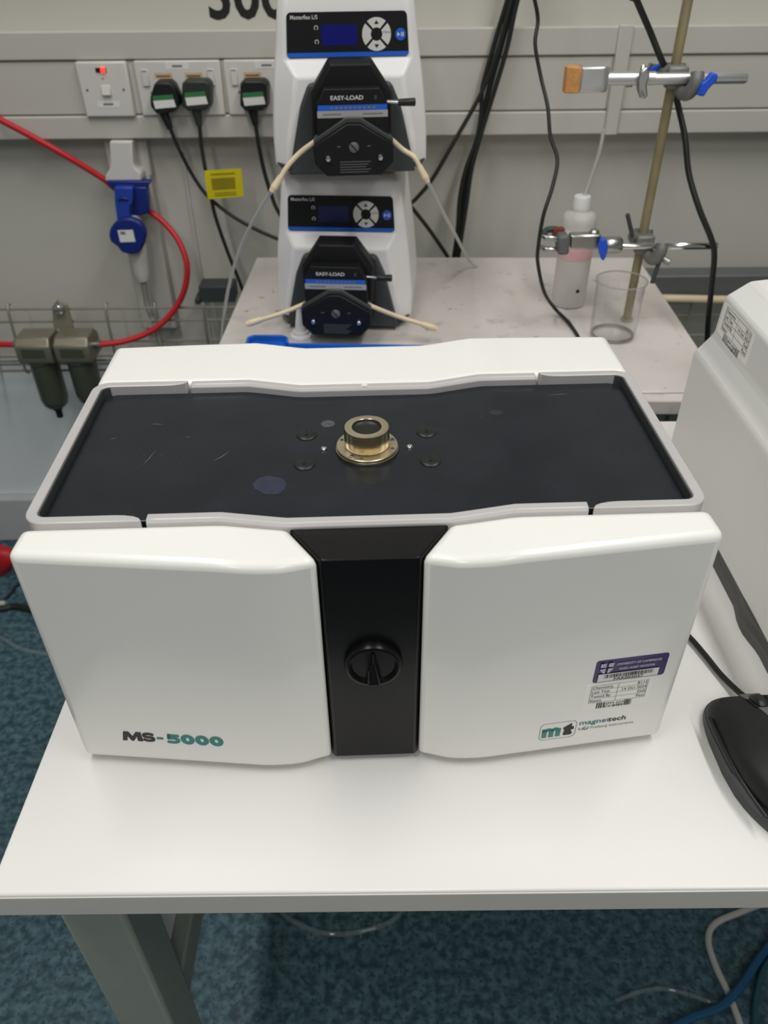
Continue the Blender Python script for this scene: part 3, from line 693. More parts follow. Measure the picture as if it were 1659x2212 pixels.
q = MB(); prect(q, f_, -.482, .978, -.444, .988); q.build('plate_label', LABELW, sw, world=True, smooth=False)
q = MB(); f_.l = .0005; prect(q, f_, -.472, .9815, -.455, .9845); q.build('label_print', INKG, sw, world=True, smooth=False)
def dsocket(x0, label, shown):
    x1 = x0+.1435; t = thing('double_socket', label, 'socket', ((x0+x1)/2, 1.498, .963), 0, 'double wall sockets')
    MB().box((x0, 1.4905, .9630), (x1, 1.498, 1.0465)).build('plate', PLATE, t, world=True, bevel=.0025)
    f_ = Frame((0, 1.4905, 0), (1, 0, 0), (0, 0, 1), .0003)
    for sx in (x0+.0165, x1-.0165):
        r = MB().box((sx-.0055, 1.4875, 1.0090), (sx+.0055, 1.4910, 1.0330)).build('rocker', PLATE, t, world=True, bevel=.001)
        MB().box((sx-.0045, 1.4872, 1.0310), (sx+.0035, 1.4877, 1.0326)).build('rocker_mark', INKG, r, world=True)
        screw_on(t, sx+(.006 if sx < (x0+x1)/2 else -.004), 1.4906, .9985)
    q = MB(); xm = (x0+x1)/2+.000; prect(q, f_, xm-.019, 1.0335, xm+.020, 1.0445); q.build('plate_label', LABELW, t, world=True, smooth=False)
    f2 = Frame((0, 1.4905, 0), (1, 0, 0), (0, 0, 1), .0006)
    q = MB(); prect(q, f2, xm-.008, 1.0370, xm+.009, 1.0400); q.build('label_print', INKG, t, world=True, smooth=False)
    for cx in (x0+.047, x0+.098):
        q = MB(); prect(q, f_, cx-.0150, 1.0205, cx+.0150, 1.0285); q.build('orange_label', ORANGEL, t, world=True, smooth=False)
        q = MB(); prect(q, f2, cx-.0120, 1.0225, cx+.0110, 1.0250); q.build('label_print', mat('brown_ink', S(110, 92, 72), .5, var=0), t, world=True, smooth=False)
    return t
dsocket(-.4101, 'white double wall socket holding two black plugs', 2)
dsocket(-.2606, 'white double wall socket holding one black plug, partly behind the pumps', 1)
def plug(label, px, m, cable, cpts):
    pts = [ony(x, y, 1.462) for x, y in px]; c = sum(pts, Vector())/len(pts)
    t = thing('mains_plug', label, 'plug', (c.x, 1.49, c.z))
    back = [Vector((p.x, 1.490, p.z)) for p in pts]; mid = [Vector((p.x, 1.472, p.z)) for p in pts]; fr_ = [Vector((c.x+(p.x-c.x)*.90, 1.462, c.z+(p.z-c.z)*.90)) for p in pts]
    MB().loft([back, mid, fr_]).build('body', m, t, world=True, bevel=.0015)
    f_ = Frame((c.x, 1.4620, c.z), (1, 0, 0), (0, 0, 1), .0004)
    a = -.03 if 'olive' not in label else 0
    q = MB(); q.add(f_.poly([(-.0185, -.0030), (.0165, -.0010), (.0160, .0065), (-.0180, .0045)]), [(0,1,2,3)]); q.build('green_label', GREENL, t, world=True, smooth=False)
    q = MB(); q.add(f_.poly([(-.0170, -.0150), (.0185, -.0125), (.0165, -.0010), (-.0185, -.0030)]), [(0,1,2,3)]); q.build('white_label', LABELW, t, world=True, smooth=False)
    cp = [Vector(p) for p in cpts]
    MB().tube([cp[0], cp[1]], [.0085, .0052], n=14, spline=False).build('strain_relief', m, t, world=True)
    MB().tube(cp[1:], cable, sub=8).build('cable', CABLE, t, world=True)
    return t
def octa(l, r, tp, bt, cut): return [(l+cut, tp), (r-cut, tp), (r, tp+cut), (r, bt-cut*1.3), (r-cut*1.3, bt), (l+cut*1.3, bt), (l, bt-cut*1.3), (l, tp+cut)]
Y1 = 1.47
plug('rounded black mains plug with green and white label in the socket beside the red indicator',
     [(338,176),(366,176),(376,185),(388,214),(388,228),(376,243),(352,250),(334,246),(323,232),(322,212),(330,184)], BLACK, .0032,
     [ony(352,240,1.474), ony(368,278,1.472), ony(388,325,1.475), ony(420,385,1.478), ony(455,430,1.472), ony(520,478,1.455), ony(600,516,1.44), ony(660,530,1.43)])
plug('square dark olive mains plug with green and white label, second in its socket', octa(391, 455, 173, 241, 9), mat('olive_plug', S(46, 50, 44), .45, var=.05), .0034,
     [ony(424,236,1.474), ony(431,272,1.472), ony(436,320,1.470), ony(444,368,1.464), ony(456,425,1.462), ony(466,470,1.462), ony(492,545,1.458), ony(520,615,1.452), ony(540,680,1.45), ony(560,760,1.45)])
plug('square black mains plug with green and white label next to the pumps', octa(517, 579, 173, 242, 9), BLACK, .0036,
     [ony(546,238,1.474), ony(552,270,1.472), ony(560,320,1.470), ony(572,375,1.468), ony(586,420,1.462), ony(600,455,1.455), ony(640,520,1.44)])
# yellow tag folded round the second plug's cable
pts = [ony(*p, 1.4535) for p in ((441,369),(521,364),(527,424),(449,431))]
yt = thing('cable_tag', 'bright yellow paper tag folded round a black cable', 'tag', tuple((pts[2]+pts[3])/2))
MB().loft([pts, [p+Vector((0, .0012, 0)) for p in pts]]).build('tag_sheet', YELLOW, yt, world=True)
u = (pts[1]-pts[0]); v = (pts[3]-pts[0]); q = MB()
for k, (a0, a1, b0, b1) in enumerate(((.16,.80,.28,.68),(.16,.82,.12,.17),(.2,.8,.78,.82),(.2,.8,.86,.90))):
    q.add([pts[0]+u*s_+v*t_+Vector((0, -.0004, 0)) for s_, t_ in ((a0,b0),(a1,b0),(a1,b1),(a0,b1))], [(0,1,2,3)])
q.build('tag_print', YELLOWD, yt, world=True, smooth=False)

# ================================================================== BLUE INDUSTRIAL SOCKET
bs = thing('industrial_socket', 'white and blue industrial wall socket with round flap lid', 'socket', (-.458, 1.487, .86))
def bp_(mb, n, m, **k): return mb.build(n, m, bs, world=True, **k)
def ppoly(px, y): return [ony(x, yy, y) for x, yy in px]
bp_(MB().prism(ppoly([(236,305),(285,305),(287,352),(292,364),(304,374),(306,391),(226,392),(228,378),(236,366),(238,352)], 1.487), (0, .050, 0)), 'housing', PLATE, bevel=.003)
bp_(MB().box((-.452, 1.518, .858), (-.420, 1.540, .925)), 'back_plate', TRUNKM, bevel=.002)
for px in ((306, 325), (311, 348)):
    p = ony(*px, 1.518); screw_on(bs, p.x, 1.5182, p.z, .0028, INK)
bp_(MB().prism(ppoly([(229,392),(326,392),(316,408),(240,408)], 1.478), (0, .020, 0)), 'shroud', BLUED, bevel=.002)
bp_(MB().prism(ppoly([(285,404),(317,404),(322,462),(285,468)], 1.476), (0, .020, 0)), 'inlet_barrel', BLUED, bevel=.003)
hg = bp_(MB().prism(ppoly([(246,405),(286,405),(286,440),(280,446),(281,476),(253,476),(248,440)], 1.462), (0, .018, 0)), 'hinge', BLUES, bevel=.002)
MB().tube([ony(256, 431, 1.461), ony(266, 428, 1.461), ony(276, 431, 1.461)], .0028).build('hinge_slot', BLUED, hg, world=True)
c = ony(275, 507, 1.448); n = 30
ring = [(40*math.cos(2*math.pi*k/n), 36*math.sin(2*math.pi*k/n)) for k in range(n)]
pl = [ony(275+x+(8 if y > 20 else 0)*y/36, 508+y*(1.02 if y < 0 else 1.0)+(6 if y > 28 else 0), 1.448) for x, y in ring]
fl_ = bp_(MB().prism(pl, (0, .016, 0)), 'flap_lid', BLUED, bevel=.004)
q = MB(); q.add([p+Vector((0, -.0008, 0)) for p in ppoly([(254,497),(287,496),(293,522),(260,523)], 1.448)], [(0,1,2,3)]); q.build('lid_label', LABELW, fl_, world=True, smooth=False)
q = MB(); q.add([p+Vector((0, -.0012, 0)) for p in ppoly([(259,500),(270,500),(272,506),(261,506)], 1.448)], [(0,1,2,3)]); q.build('label_print', INKG, fl_, world=True, smooth=False)
ip = thing('industrial_plug', 'white industrial plug with grey cable hanging under the blue socket', 'plug', tuple(ony(300, 600, 1.486)))
pp = [ony(303, 462, 1.486), ony(306, 475, 1.486), ony(302, 535, 1.486), ony(298, 560, 1.486), ony(300, 590, 1.486), ony(302, 606, 1.486)]
m_ = MB()
rr = [.0155, .0190, .0185, .0165, .0150, .0105]; P_ = [Vector((ony(300, 560, 1.486).x, 1.486, p.z)) for p in pp]
m_.loft([[(p.x+r*math.cos(2*math.pi*k/24), p.y+r*math.sin(2*math.pi*k/24), p.z) for k in range(24)] for p, r in zip(P_, rr)])
m_.build('plug_body', PLATE, ip, world=True)
MB().lathe([(.0195, 0), (.0195, .004)], 24, (ony(300, 560, 1.486).x, 1.486, pp[1].z-.004)).build('collar', PLATE, ip, world=True, bevel=.0008)
MB().tube([Vector((ony(300, 560, 1.486).x, 1.486, pp[-1].z+.004)), ony(320, 665, 1.475), ony(335, 700, 1.45), ony(350, 760, 1.43), ony(365, 860, 1.43)], .0052).build('cable', CABLEG, ip, world=True)

# ================================================================== AIR FILTER PAIR AND RED HOSE
fx = thing('air_filter', 'pair of olive grey compressed air filter bowls on a bracket with red hose fittings', 'air filter', (-.628, 1.40, .42))
def fp(mb, n, m, **k): return mb.build(n, m, fx, world=True, **k)
FY = 1.405
for i, (cx, zb) in enumerate(((-.666, .445), (-.592, .455))):
    hw = .0335
    h = fp(MB().loft([[(cx-hw, FY-.030, .553), (cx+hw, FY-.030, .553), (cx+hw, FY+.030, .553), (cx-hw, FY+.030, .553)], [(cx-hw, FY-.034, .562), (cx+hw, FY-.034, .562), (cx+hw, FY+.034, .562), (cx-hw, FY+.034, .562)],
                      [(cx-hw, FY-.034, .590), (cx+hw, FY-.034, .590), (cx+hw, FY+.034, .590), (cx-hw, FY+.034, .590)], [(cx-hw*.95, FY-.022, .604), (cx+hw*.95, FY-.022, .604), (cx+hw*.95, FY+.022, .604), (cx-hw*.95, FY+.022, .604)]]), 'head', OLIVE, bevel=.003)
    MB().box((cx-.022, FY-.0352, .568), (cx+.022, FY-.0335, .586)).build('head_recess', OLIVED, h, world=True, bevel=.0008)
    fp(MB().lathe([(.0300, .556), (.0300, .548), (.0275, .545), (.0268, zb+.02), (.0235, zb+.006), (.0180, zb)], 32, (cx, FY, 0)), 'bowl', OLIVED)
    fp(MB().lathe([(.0100, zb), (.0100, zb-.008), (.0070, zb-.010), (.0065, zb-.026), (.004, zb-.028)], 20, (cx, FY, 0)), 'drain', BLACKM)
fp(MB().lathe([(.011, -.634), (.011, -.623)], 20, (0, FY, .575), axis='x'), 'joining_nipple', OLIVE)
fp(MB().prism([(-.640, 1.43, .60), (-.600, 1.43, .60), (-.605, 1.44, .645), (-.622, 1.44, .655), (-.636, 1.44, .640)], (0, .004, 0)), 'bracket', OLIVE, bevel=.001)
fp(MB().lathe([(.009, 0), (.009, .012), (.006, .014)], 16, (-.620, 1.438, .640), axis='y'), 'bracket_bolt', CHROME)
fp(MB().lathe([(.0085, -.712), (.0085, -.698)], 16, (0, FY, .580), axis='x'), 'hose_fitting', STEEL); fp(MB().lathe([(.0085, -.560), (.0085, -.546)], 16, (0, FY, .578), axis='x'), 'hose_fitting', STEEL)
HR = .0056
rh = MB().tube([Vector((-1.7, 1.45, 1.22)), Vector((-1.2, 1.455, 1.13)), ony(-120, 190, 1.462), ony(0, 258, 1.468), ony(60, 290, 1.474), ony(140, 335, 1.484), ony(220, 384, 1.500), ony(250, 408, 1.505), ony(285, 432, 1.505), ony(328, 460, 1.498), ony(360, 487, 1.486), ony(388, 525, 1.472), ony(404, 575, 1.456), ony(397, 630, 1.448), ony(368, 680, 1.438), ony(325, 716, 1.424), ony(270, 737, 1.412), Vector((-.548, FY, .578))], HR, n=14, sub=8).build('red_hose', REDH)
base_at(rh, (-.548, FY, .578)); tag(rh, 'red hose looping behind the blue socket down to the air filters', 'hose')
rh = MB().tube([Vector((-1.8, 1.43, .575)), Vector((-.85, 1.41, .579)), Vector((-.710, FY, .580))], HR, n=14).build('red_hose', REDH)
base_at(rh, (-.71, FY, .58)); tag(rh, 'straight red hose entering the air filter on the side away from the loop', 'hose')

# ================================================================== CABLE BASKET
ct = thing('cable_basket', 'grey welded wire cable basket running along the wall under bench height', 'cable basket', (0, WY, .46))
for y, z in ((1.452, .632), (1.448, .608), (1.446, .566), (1.446, .525), (1.452, .500), (1.485, .498), (1.52, .498)):
    MB().tube([(-2.0, y, z), (2.0, y, z)], .0026, n=8, spline=False).build('long_wire', WIRE, ct, world=True)
for k in range(42):
    x = -1.9584+.0948*k
    MB().tube([(x, 1.462, .638), (x, 1.450, .637), (x, 1.444, .60), (x, 1.443, .53), (x, 1.450, .497), (x, 1.538, .494)], .0028, n=8, sub=3).build('cross_wire', WIRE, ct, world=True)
cd = MB().box((.50, 1.455, .640), (1.2, 1.50, .685)).build('metal_conduit', MGREY, bevel=.004); base_at(cd, (.85, 1.478, .640)); tag(cd, 'grey square conduit lying on the wire basket beyond the bench', 'conduit')
cb = MB().tube([(.48, 1.438, .648), (.58, 1.436, .646), (.68, 1.437, .643), (.80, 1.436, .647), (1.1, 1.437, .646)], .008).build('beige_cable', BEIGE); base_at(cb, (.8, 1.437, .645)); tag(cb, 'thick beige cable resting on the wire basket beside the grey conduit', 'cable')
wp = MB().box((-.352, 1.455, .640), (-.285, 1.50, .672)).box((-.362, 1.45, .638), (-.352, 1.49, .650)).build('dark_junction_box', DGREY, bevel=.002); base_at(wp, (-.32, 1.478, .640)); tag(wp, 'small dark junction box on the wire basket behind the bench corner', 'junction box')

# ================================================================== LOOSE CABLES ABOVE THE BENCH
def cable(label, pts, r, m=CABLE, name='cable', group=None, cat='cable'):
    o = MB().tube(pts, r, n=10, sub=7).build(name, m); base_at(o, pts[-1]); return tag(o, label, cat, group)
cable('black cable bending behind the lower pump and back down to the bench edge', [Vector((0.34, 1.51, 2.3)), Vector((0.300, 1.505, 1.6)), Vector((0.240, 1.495, 1.32)), ony(1140,-90,1.47), ony(1105,0,1.468), ony(1075,110,1.468), ony(1040,200,1.468), ony(990,290,1.462), ony(935,385,1.452), ony(900,428,1.448), ony(886,442,1.446), ony(896,456,1.446), ony(930,500,1.446), ony(975,568,1.45), ony(1010,640,1.46)], .0036)
cable('black cable of the hanging bundle with a bulge above the bench edge', [Vector((0.325, 1.52, 2.3)), Vector((0.285, 1.515, 1.6)), Vector((0.225, 1.505, 1.32)), ony(1122,-90,1.476), ony(1096,0,1.476), ony(1072,80,1.478), ony(1042,190,1.478), ony(1040,240,1.476), ony(1030,300,1.472), ony(1005,370,1.468), ony(993,430,1.466), ony(988,500,1.466), ony(978,572,1.466), ony(970,650,1.468)], .0040)
cable('black cable of the hanging bundle falling straight to the bench edge', [Vector((0.35, 1.5, 2.3)), Vector((0.310, 1.495, 1.6)), Vector((0.250, 1.485, 1.32)), ony(1150,-90,1.466), ony(1118,0,1.466), ony(1096,100,1.466), ony(1070,190,1.466), ony(1045,270,1.464), ony(1020,360,1.462), ony(1008,440,1.460), ony(997,510,1.458), ony(988,572,1.458), ony(982,650,1.46)], .0040)
cable('thick black cable in the middle of the hanging bundle', [Vector((0.333, 1.53, 2.3)), Vector((0.293, 1.525, 1.6)), Vector((0.233, 1.515, 1.32)), ony(1132,-90,1.482), ony(1108,0,1.482), ony(1085,90,1.482), ony(1055,200,1.482), ony(1038,280,1.480), ony(1018,350,1.476), ony(1000,440,1.474), ony(990,520,1.474), ony(984,600,1.474)], .0048)
e = onz(1246, 722, DZ+.0025); e2 = onz(1256, 745, DZ+.0025)
cable('thin dark cable hanging past the clamp jaws and trailing over the bench', [Vector((.10, 1.50, 2.3)), Vector((.12, 1.46, 1.7)), Vector((.16, 1.30, 1.35)), ony(1140,-60,1.20), ony(1155,0,1.20), ony(1162,45,1.20), ony(1156,95,1.19), ony(1168,165,1.18), ony(1183,230,1.16), ony(1189,295,1.14), ony(1204,345,1.12), ony(1193,405,1.10), ony(1174,465,1.085), ony(1163,530,1.085), ony(1162,570,1.09), ony(1176,632,1.10), onz(1200,668,DZ+.012), onz(1225,693,DZ+.004), e, e2], .0026)
cable('black cable dropping beside the clamp stand to the floor behind the white case', [Vector((.12, 1.50, 2.3)), Vector((.15, 1.44, 1.75)), Vector((.24, 1.20, 1.38)), ony(1350,-60,1.10), ony(1375,0,1.105), ony(1405,70,1.118), ony(1430,132,1.116), ony(1449,168,1.148), ony(1467,238,1.150), ony(1480,300,1.13), ony(1488,375,1.115), ony(1510,450,1.095), ony(1536,515,1.085), ony(1543,552,1.085), ony(1537,620,1.09), ony(1530,690,1.10), ony(1524,770,1.11), ony(1500,900,1.13)], .0040)

# ================================================================== RETORT STAND, BOSS HEADS, CLAMPS
RX, RY = .372, 1.120
rs = thing('retort_stand', 'tall tarnished rod on a stained cream base plate, carrying two clamps', 'retort stand', (RX, RY, DZ))
MB().box((RX-.085, RY-.222, DZ), (RX+.065, RY+.012, DZ+.003)).build('base_plate', BENCHM, rs, world=True, bevel=.0012)
MB().lathe([(.0062, DZ+.003), (.0062, 1.36)], 20, (RX, RY, 0)).build('rod', BRASS, rs, world=True)
MB().lathe([(.0085, DZ+.003), (.0085, DZ+.008), (.0064, DZ+.009)], 20, (RX, RY, 0)).build('rod_nut', STEEL, rs, world=True)
def wing(t, p, d, m, L=.022, W=.0085, name='wing_screw', th=.006, ang=0):
    d = Vector(d).normalized(); q = d.orthogonal().normalized(); r = d.cross(q); ca, sa = math.cos(ang), math.sin(ang)
    a = q*ca+r*sa; b = d; nrm = a.cross(b)
    prof = [(-L, -.2*W), (-L*.85, .9*W), (-L*.35, 1.0*W), (0, 1.35*W), (L*.35, 1.0*W), (L*.85, .9*W), (L, -.2*W), (L*.45, -.9*W), (0, -1.2*W), (-L*.45, -.9*W)]
    return MB().prism([Vector(p)+a*x+b*y-nrm*(th/2) for x, y in prof], nrm*th).build(name, m, t, world=True, bevel=.0014)
def pwing(t, px, y, th=.010): return MB().prism([ony(a_, b_, y) for a_, b_ in px], (0, th, 0)).build('wing_screw', BLUEW, t, world=True, bevel=.0022, seg=3)
def boss(label, z, ry, blue):
    t = thing('boss_head', label, 'boss head', (RX, RY, z), 0, 'boss heads on the stand')
    # block between the two rods, hook round the upright, hook round the clamp rod
    MB().box((RX-.013, ry+.002, z-.013), (RX+.013, RY-.002, z+.013)).build('block', CAST, t, world=True, bevel=.004)
    pts = [(RX-.007, RY-.010, z+.004), (RX-.011, RY+.003, z+.004), (RX-.006, RY+.015, z+.004), (RX+.004, RY+.017, z+.004), (RX+.015, RY+.010, z+.004)]
    MB().tube(pts, .0085, n=12).build('rod_hook', CAST, t, world=True)
    pts = [(RX+.006, ry+.010, z-.010), (RX+.009, ry-.002, z-.016), (RX+.012, ry-.014, z-.013), (RX+.016, ry-.018, z-.002), (RX+.017, ry-.014, z+.008)]
    MB().tube(pts, .0085, n=12).build('clamp_hook', CAST, t, world=True)
    if blue:
        s1 = MB().tube([(RX+.022, ry-.014, z), (RX+.034, ry-.018, z-.002)], .0035, spline=False).build('screw', STEEL, t, world=True)
        c7 = lambda pts: [(1180+x*.2773, 100+y_*.2773) for x, y_ in pts]
        pwing(t, c7([(1295,205),(1345,222),(1335,270),(1302,300),(1268,335),(1230,395),(1174,383),(1200,328),(1212,290),(1252,262)]), ry-.030)
        MB().tube([(RX-.010, RY+.014, z+.006), (RX-.030, RY+.011, z+.010)], .0035, spline=False).build('screw', STEEL, t, world=True)
        pwing(t, c7([(790,207),(806,180),(832,154),(900,140),(930,124),(957,130),(950,156),(905,175),(860,204)]), RY+.006)
    else:
        for a, b in (((RX-.020, ry+.004, z+.012), (RX-.034, ry, z+.044)), ((RX+.018, ry-.016, z-.014), (RX+.012, ry-.020, z-.046))):
            MB().tube([a, b], .0030, n=10, spline=False).build('thumb_screw', DGREY, t, world=True)
        MB().tube([(RX+.020, ry-.008, z-.014), (RX+.032, ry-.016, z-.018)], .0045, n=10, spline=False).build('screw', STEEL, t, world=True)
    return t
CY = 1.098; Z1 = 1.0725; Z2 = .8640
boss('grey boss head with two blue wing screws on the upper part of the stand', Z1, CY, True)
boss('dark grey boss head with bare steel screws low on the stand', Z2, CY, False)
# upper clamp
c1 = thing('retort_clamp', 'aluminium clamp with a cork lined flat jaw high on the stand', 'clamp', (.28, CY, Z1))
def cp(mb, n, m, par=None, **k): return mb.build(n, m, par or c1, world=True, **k)
cp(MB().lathe([(.0030, .338), (.0064, .338), (.0068, .340), (.0068, .4545), (.0058, .456), (.003, .456)], 20, (0, CY, Z1), axis='x'), 'shaft', ALU)
cp(MB().lathe([(.0075, .2790), (.0078, .284), (.0078, .338), (.0082, .341)], 20, (0, CY, Z1+.0005), axis='x'), 'sleeve', ALU)
jw = [(.2470, CY-.012), (.2760, CY-.012), (.2835, CY-.007), (.2835, CY+.007), (.2760, CY+.012), (.2470, CY+.012)]
cp(MB().prism([(x, y, Z1-.0135) for x, y in jw], (0, 0, .029)), 'jaw', ALU, bevel=.003, seg=3)
cp(MB().prism([(.2300, CY-.009, Z1-.0140), (.2475, CY-.0115, Z1-.0140), (.2475, CY+.0115, Z1-.0140), (.2300, CY+.009, Z1-.0140)], (0, 0, .0285)), 'cork_lining', CORK, bevel=.001)
cp(MB().tube([(.3245, CY-.002, Z1+.014), (.3235, CY-.009, Z1+.004), (.3215, CY-.011, Z1-.006), (.3275, CY-.012, Z1-.017)], [.0032, .0042], n=10), 'wing_nut', STEEL)
cp(MB().prism([(.318, CY-.0095, Z1+.009), (.326, CY-.0105, Z1+.016), (.331, CY-.0105, Z1+.006), (.329, CY-.0105, Z1-.004), (.333, CY-.0105, Z1-.017), (.328, CY-.0105, Z1-.021), (.320, CY-.0105, Z1-.010), (.317, CY-.0105, Z1)], (0, -.005, 0)), 'wing_nut', STEEL, bevel=.0018)
cp(MB().lathe([(.0042, 0), (.0042, .0100)], 14, (.312, CY+.002, Z1-.009)), 'pivot', STEEL)
# lower clamp
c2 = thing('retort_clamp', 'steel three finger clamp with red pad and one blue wing screw low on the stand', 'clamp', (.28, CY, Z2))
def cq_(mb, n, m, **k): return mb.build(n, m, c2, world=True, **k)
cq_(MB().lathe([(.002, .333), (.0042, .333), (.0042, .392), (.0054, .394), (.0054, .4700), (.0046, .472), (.001, .472)], 18, (0, CY, Z2), axis='x'), 'shaft', CHROME)
cq_(MB().lathe([(.010, .309), (.0115, .312), (.0115, .334), (.0095, .337)], 22, (0, CY, Z2+.002), axis='x'), 'clamp_boss', STEEL)
cq_(MB().prism(ppoly([(1232,508),(1298,507),(1303,516),(1292,541),(1232,540)], CY-.008), (0, .016, 0)), 'jaw_arm', STEEL, bevel=.003)
cq_(MB().prism(ppoly([(1206,511),(1231,509),(1230,552),(1205,553)], CY-.016), (0, .026, 0)), 'jaw_bracket', MGREY, bevel=.004)
for zz, yy in ((.012, -.010), (-.010, -.012)):
    p0 = ony(1210, 520 if zz > 0 else 545, CY-.004)
    cq_(MB().tube([p0+Vector((.004, 0, 0)), p0+Vector((-.010, -.002, .004)), p0+Vector((-.022, .0, .005)), p0+Vector((-.026, .010, .004))], .0038, n=10), 'finger', STEEL)
p0 = ony(1212, 500, CY+.012)
cq_(MB().tube([p0+Vector((.004, 0, 0)), p0+Vector((-.010, 0, .003)), p0+Vector((-.022, -.002, .002)), p0+Vector((-.026, -.012, -.002))], .0045, n=10), 'finger', DGREY)
cq_(MB().prism(ppoly([(1196,494),(1220,493),(1219,512),(1194,514)], CY+.004), (0, .010, 0)), 'red_pad', RUST, bevel=.002)
cq_(MB().lathe([(.006, 0), (.007, .003), (.005, .006)], 16, tuple(ony(1283, 505, CY))), 'pivot', STEEL)
pwing(c2, [(1150+x*.2471, 440+y_*.2471) for x, y_ in ((600,322),(632,305),(655,320),(667,385),(650,450),(630,502),(606,495),(590,440),(580,380))], CY-.022)
cq_(MB().tube([ony(1304, 533, CY-.010), ony(1304, 533, CY-.002)], .0032, spline=False), 'screw', STEEL)

# ================================================================== BOTTLE, BEAKER
BX, BY = .2975, 1.196
bt = thing('plastic_bottle', 'milky plastic bottle with pink label band, white cap and thin straw', 'bottle', (BX, BY, DZ))
MB().lathe([(.020, 0), (.0250, .0015), (.0262, .006), (.0262, .128), (.0255, .136), (.0215, .142), (.0145, .145), (.0135, .150)], 40).build('bottle_body', BOTTLE, bt)
MB().lathe([(.02635, .076), (.02645, .0765), (.02645, .107), (.02635, .1075)], 40, cap=False).build('pink_label', PINK, bt)
MB().lathe([(.02640, .1075), (.02645, .108), (.02645, .120), (.02635, .1205)], 40, cap=False).build('white_label', LABELW, bt)
lp = MB()
for z in (.103, .112, .116):
    for a0 in (-2.0,):
        n = 8; pts = [(.0266*math.cos(a0+.9*k/n), .0266*math.sin(a0+.9*k/n)) for k in range(n+1)]
        for k in range(n): lp.add([(pts[k][0], pts[k][1], z), (pts[k+1][0], pts[k+1][1], z), (pts[k+1][0], pts[k+1][1], z+.0012), (pts[k][0], pts[k][1], z+.0012)], [(0,1,2,3)])
lp.build('label_print', mat('red_brown_ink', S(120, 70, 76), .5, var=0), bt, smooth=False)
MB().lathe([(.0132, .146), (.0132, .148), (.0128, .163), (.0118, .166), (.003, .1665)], 28).build('cap', BOTTLEC, bt, bevel=.0008)
pz = ony(1262, 436, BY)
MB().tube([Vector((BX, BY, DZ+.16)), ony(1266, 415, BY), ony(1285, 360, BY), ony(1297, 320, BY), ony(1304, 280, BY)], .0026).build('straw', WTUBE, bt, world=True)
MB().lathe([(.0030, 0), (.0026, .0004)], 14, (.0065, -.0258, .030), axis='y').build('dark_speck', INK, bt)
bx, by = .3375, 1.0685
bk = thing('glass_beaker', 'empty clear glass beaker standing before the clamp stand rod', 'beaker', (bx, by, DZ+.003))
MB().lathe([(.0005, .0005), (.028, .0005), (.0318, .003), (.0330, .008), (.0335, .078), (.0356, .0825), (.0360, .0838), (.0352, .0842), (.0325, .078), (.0320, .008), (.0300, .0035), (.0005, .003)], 48, cap=False).build('beaker_wall', GLASS, bk)
MB().lathe([(.0348, .0826), (.0362, .0832), (.0362, .0842), (.0350, .0848), (.0344, .0838), (.0348, .0826)], 48, cap=False).build('rim', glass_mat('rim_glass', (.72, .74, .72), opac=.25), bk)
MB().prism([(-.0345, .006, .080), (-.0345, -.006, .080), (-.0410, -.002, .0835), (-.0410, .002, .0835)], (0, 0, .0015)).build('spout', GLASS, bk)
MB().lathe([(.0275, .0036), (.0310, .0042), (.0306, .0050), (.0275, .0044)], 48, cap=False).build('residue_ring', glass_mat('residue', (.45, .42, .32), opac=.35), bk)

# ================================================================== WHITE CASE ON THE RIGHT
cs = thing('white_case', 'large off-white instrument case with stepped side and black rubber base', 'instrument case', (.46, .5, DZ))
def ck(mb, n, m, **k): return mb.build(n, m, cs, world=True, **k)
yb0, yb1 = .20, .726
# lower body, wavy foot following the edge
ck(MB().loft([[(x, y, z) for x, z in ((.3145, .758), (.3145, .8845), (.3300, .9055), (.3312, .9430), (.3520, .9580), (.3700, .9600), (.3950, .9740), (.66, .9850), (.66, .758))] for y in (yb0, yb1)]), 'shell', CASEW, bevel=.004, seg=3, bang=15, angle=20)
def wav(y): return .3150-.0045*max(0, min(1, (.505-y)/.02))+.0045*max(0, min(1, (.470-y)/.02))
def foot_ring(off, z): return [(wav(y)-off, y, z) for y in [yb0+.004+(yb1-yb0-.008)*k/60 for k in range(61)]]+[(.655, yb1-.004, z), (.655, yb0+.004, z)]
ck(MB().loft([foot_ring(.0005, DZ), foot_ring(.0015, DZ+.002), foot_ring(.0015, DZ+.008), foot_ring(-.0005, DZ+.010), foot_ring(-.0005, DZ+.019)]), 'rubber_base', mat('grey_rubber', S(82, 82, 80), .6, var=.04), bevel=.0006)
q = MB(); q.add([(.3302, .7215, .9118), (.3302, .7215, .9385), (.3302, .5, .9385), (.3302, .5, .9118)], [(0,1,2,3)])
fr = Frame((.3302, .7185, .9058), (0, -1, 0), (.03, 0, 1), .0003, 1.50, 1.25)
test_label(fr, cs, [('Chemistry', 'B112'), ('Last Test', '14 Oct 2024'), ('Tested By', 'Dell'), ('Status', 'Pass')], 'SPM 028', 31, world=True)
mkk = MB(); mkk.tube([(.3303, .60, .9075), (.3303, .578, .9072), (.3305, .574, .912)], .0005, n=6); ck(mkk, 'scuff_mark', INKG)

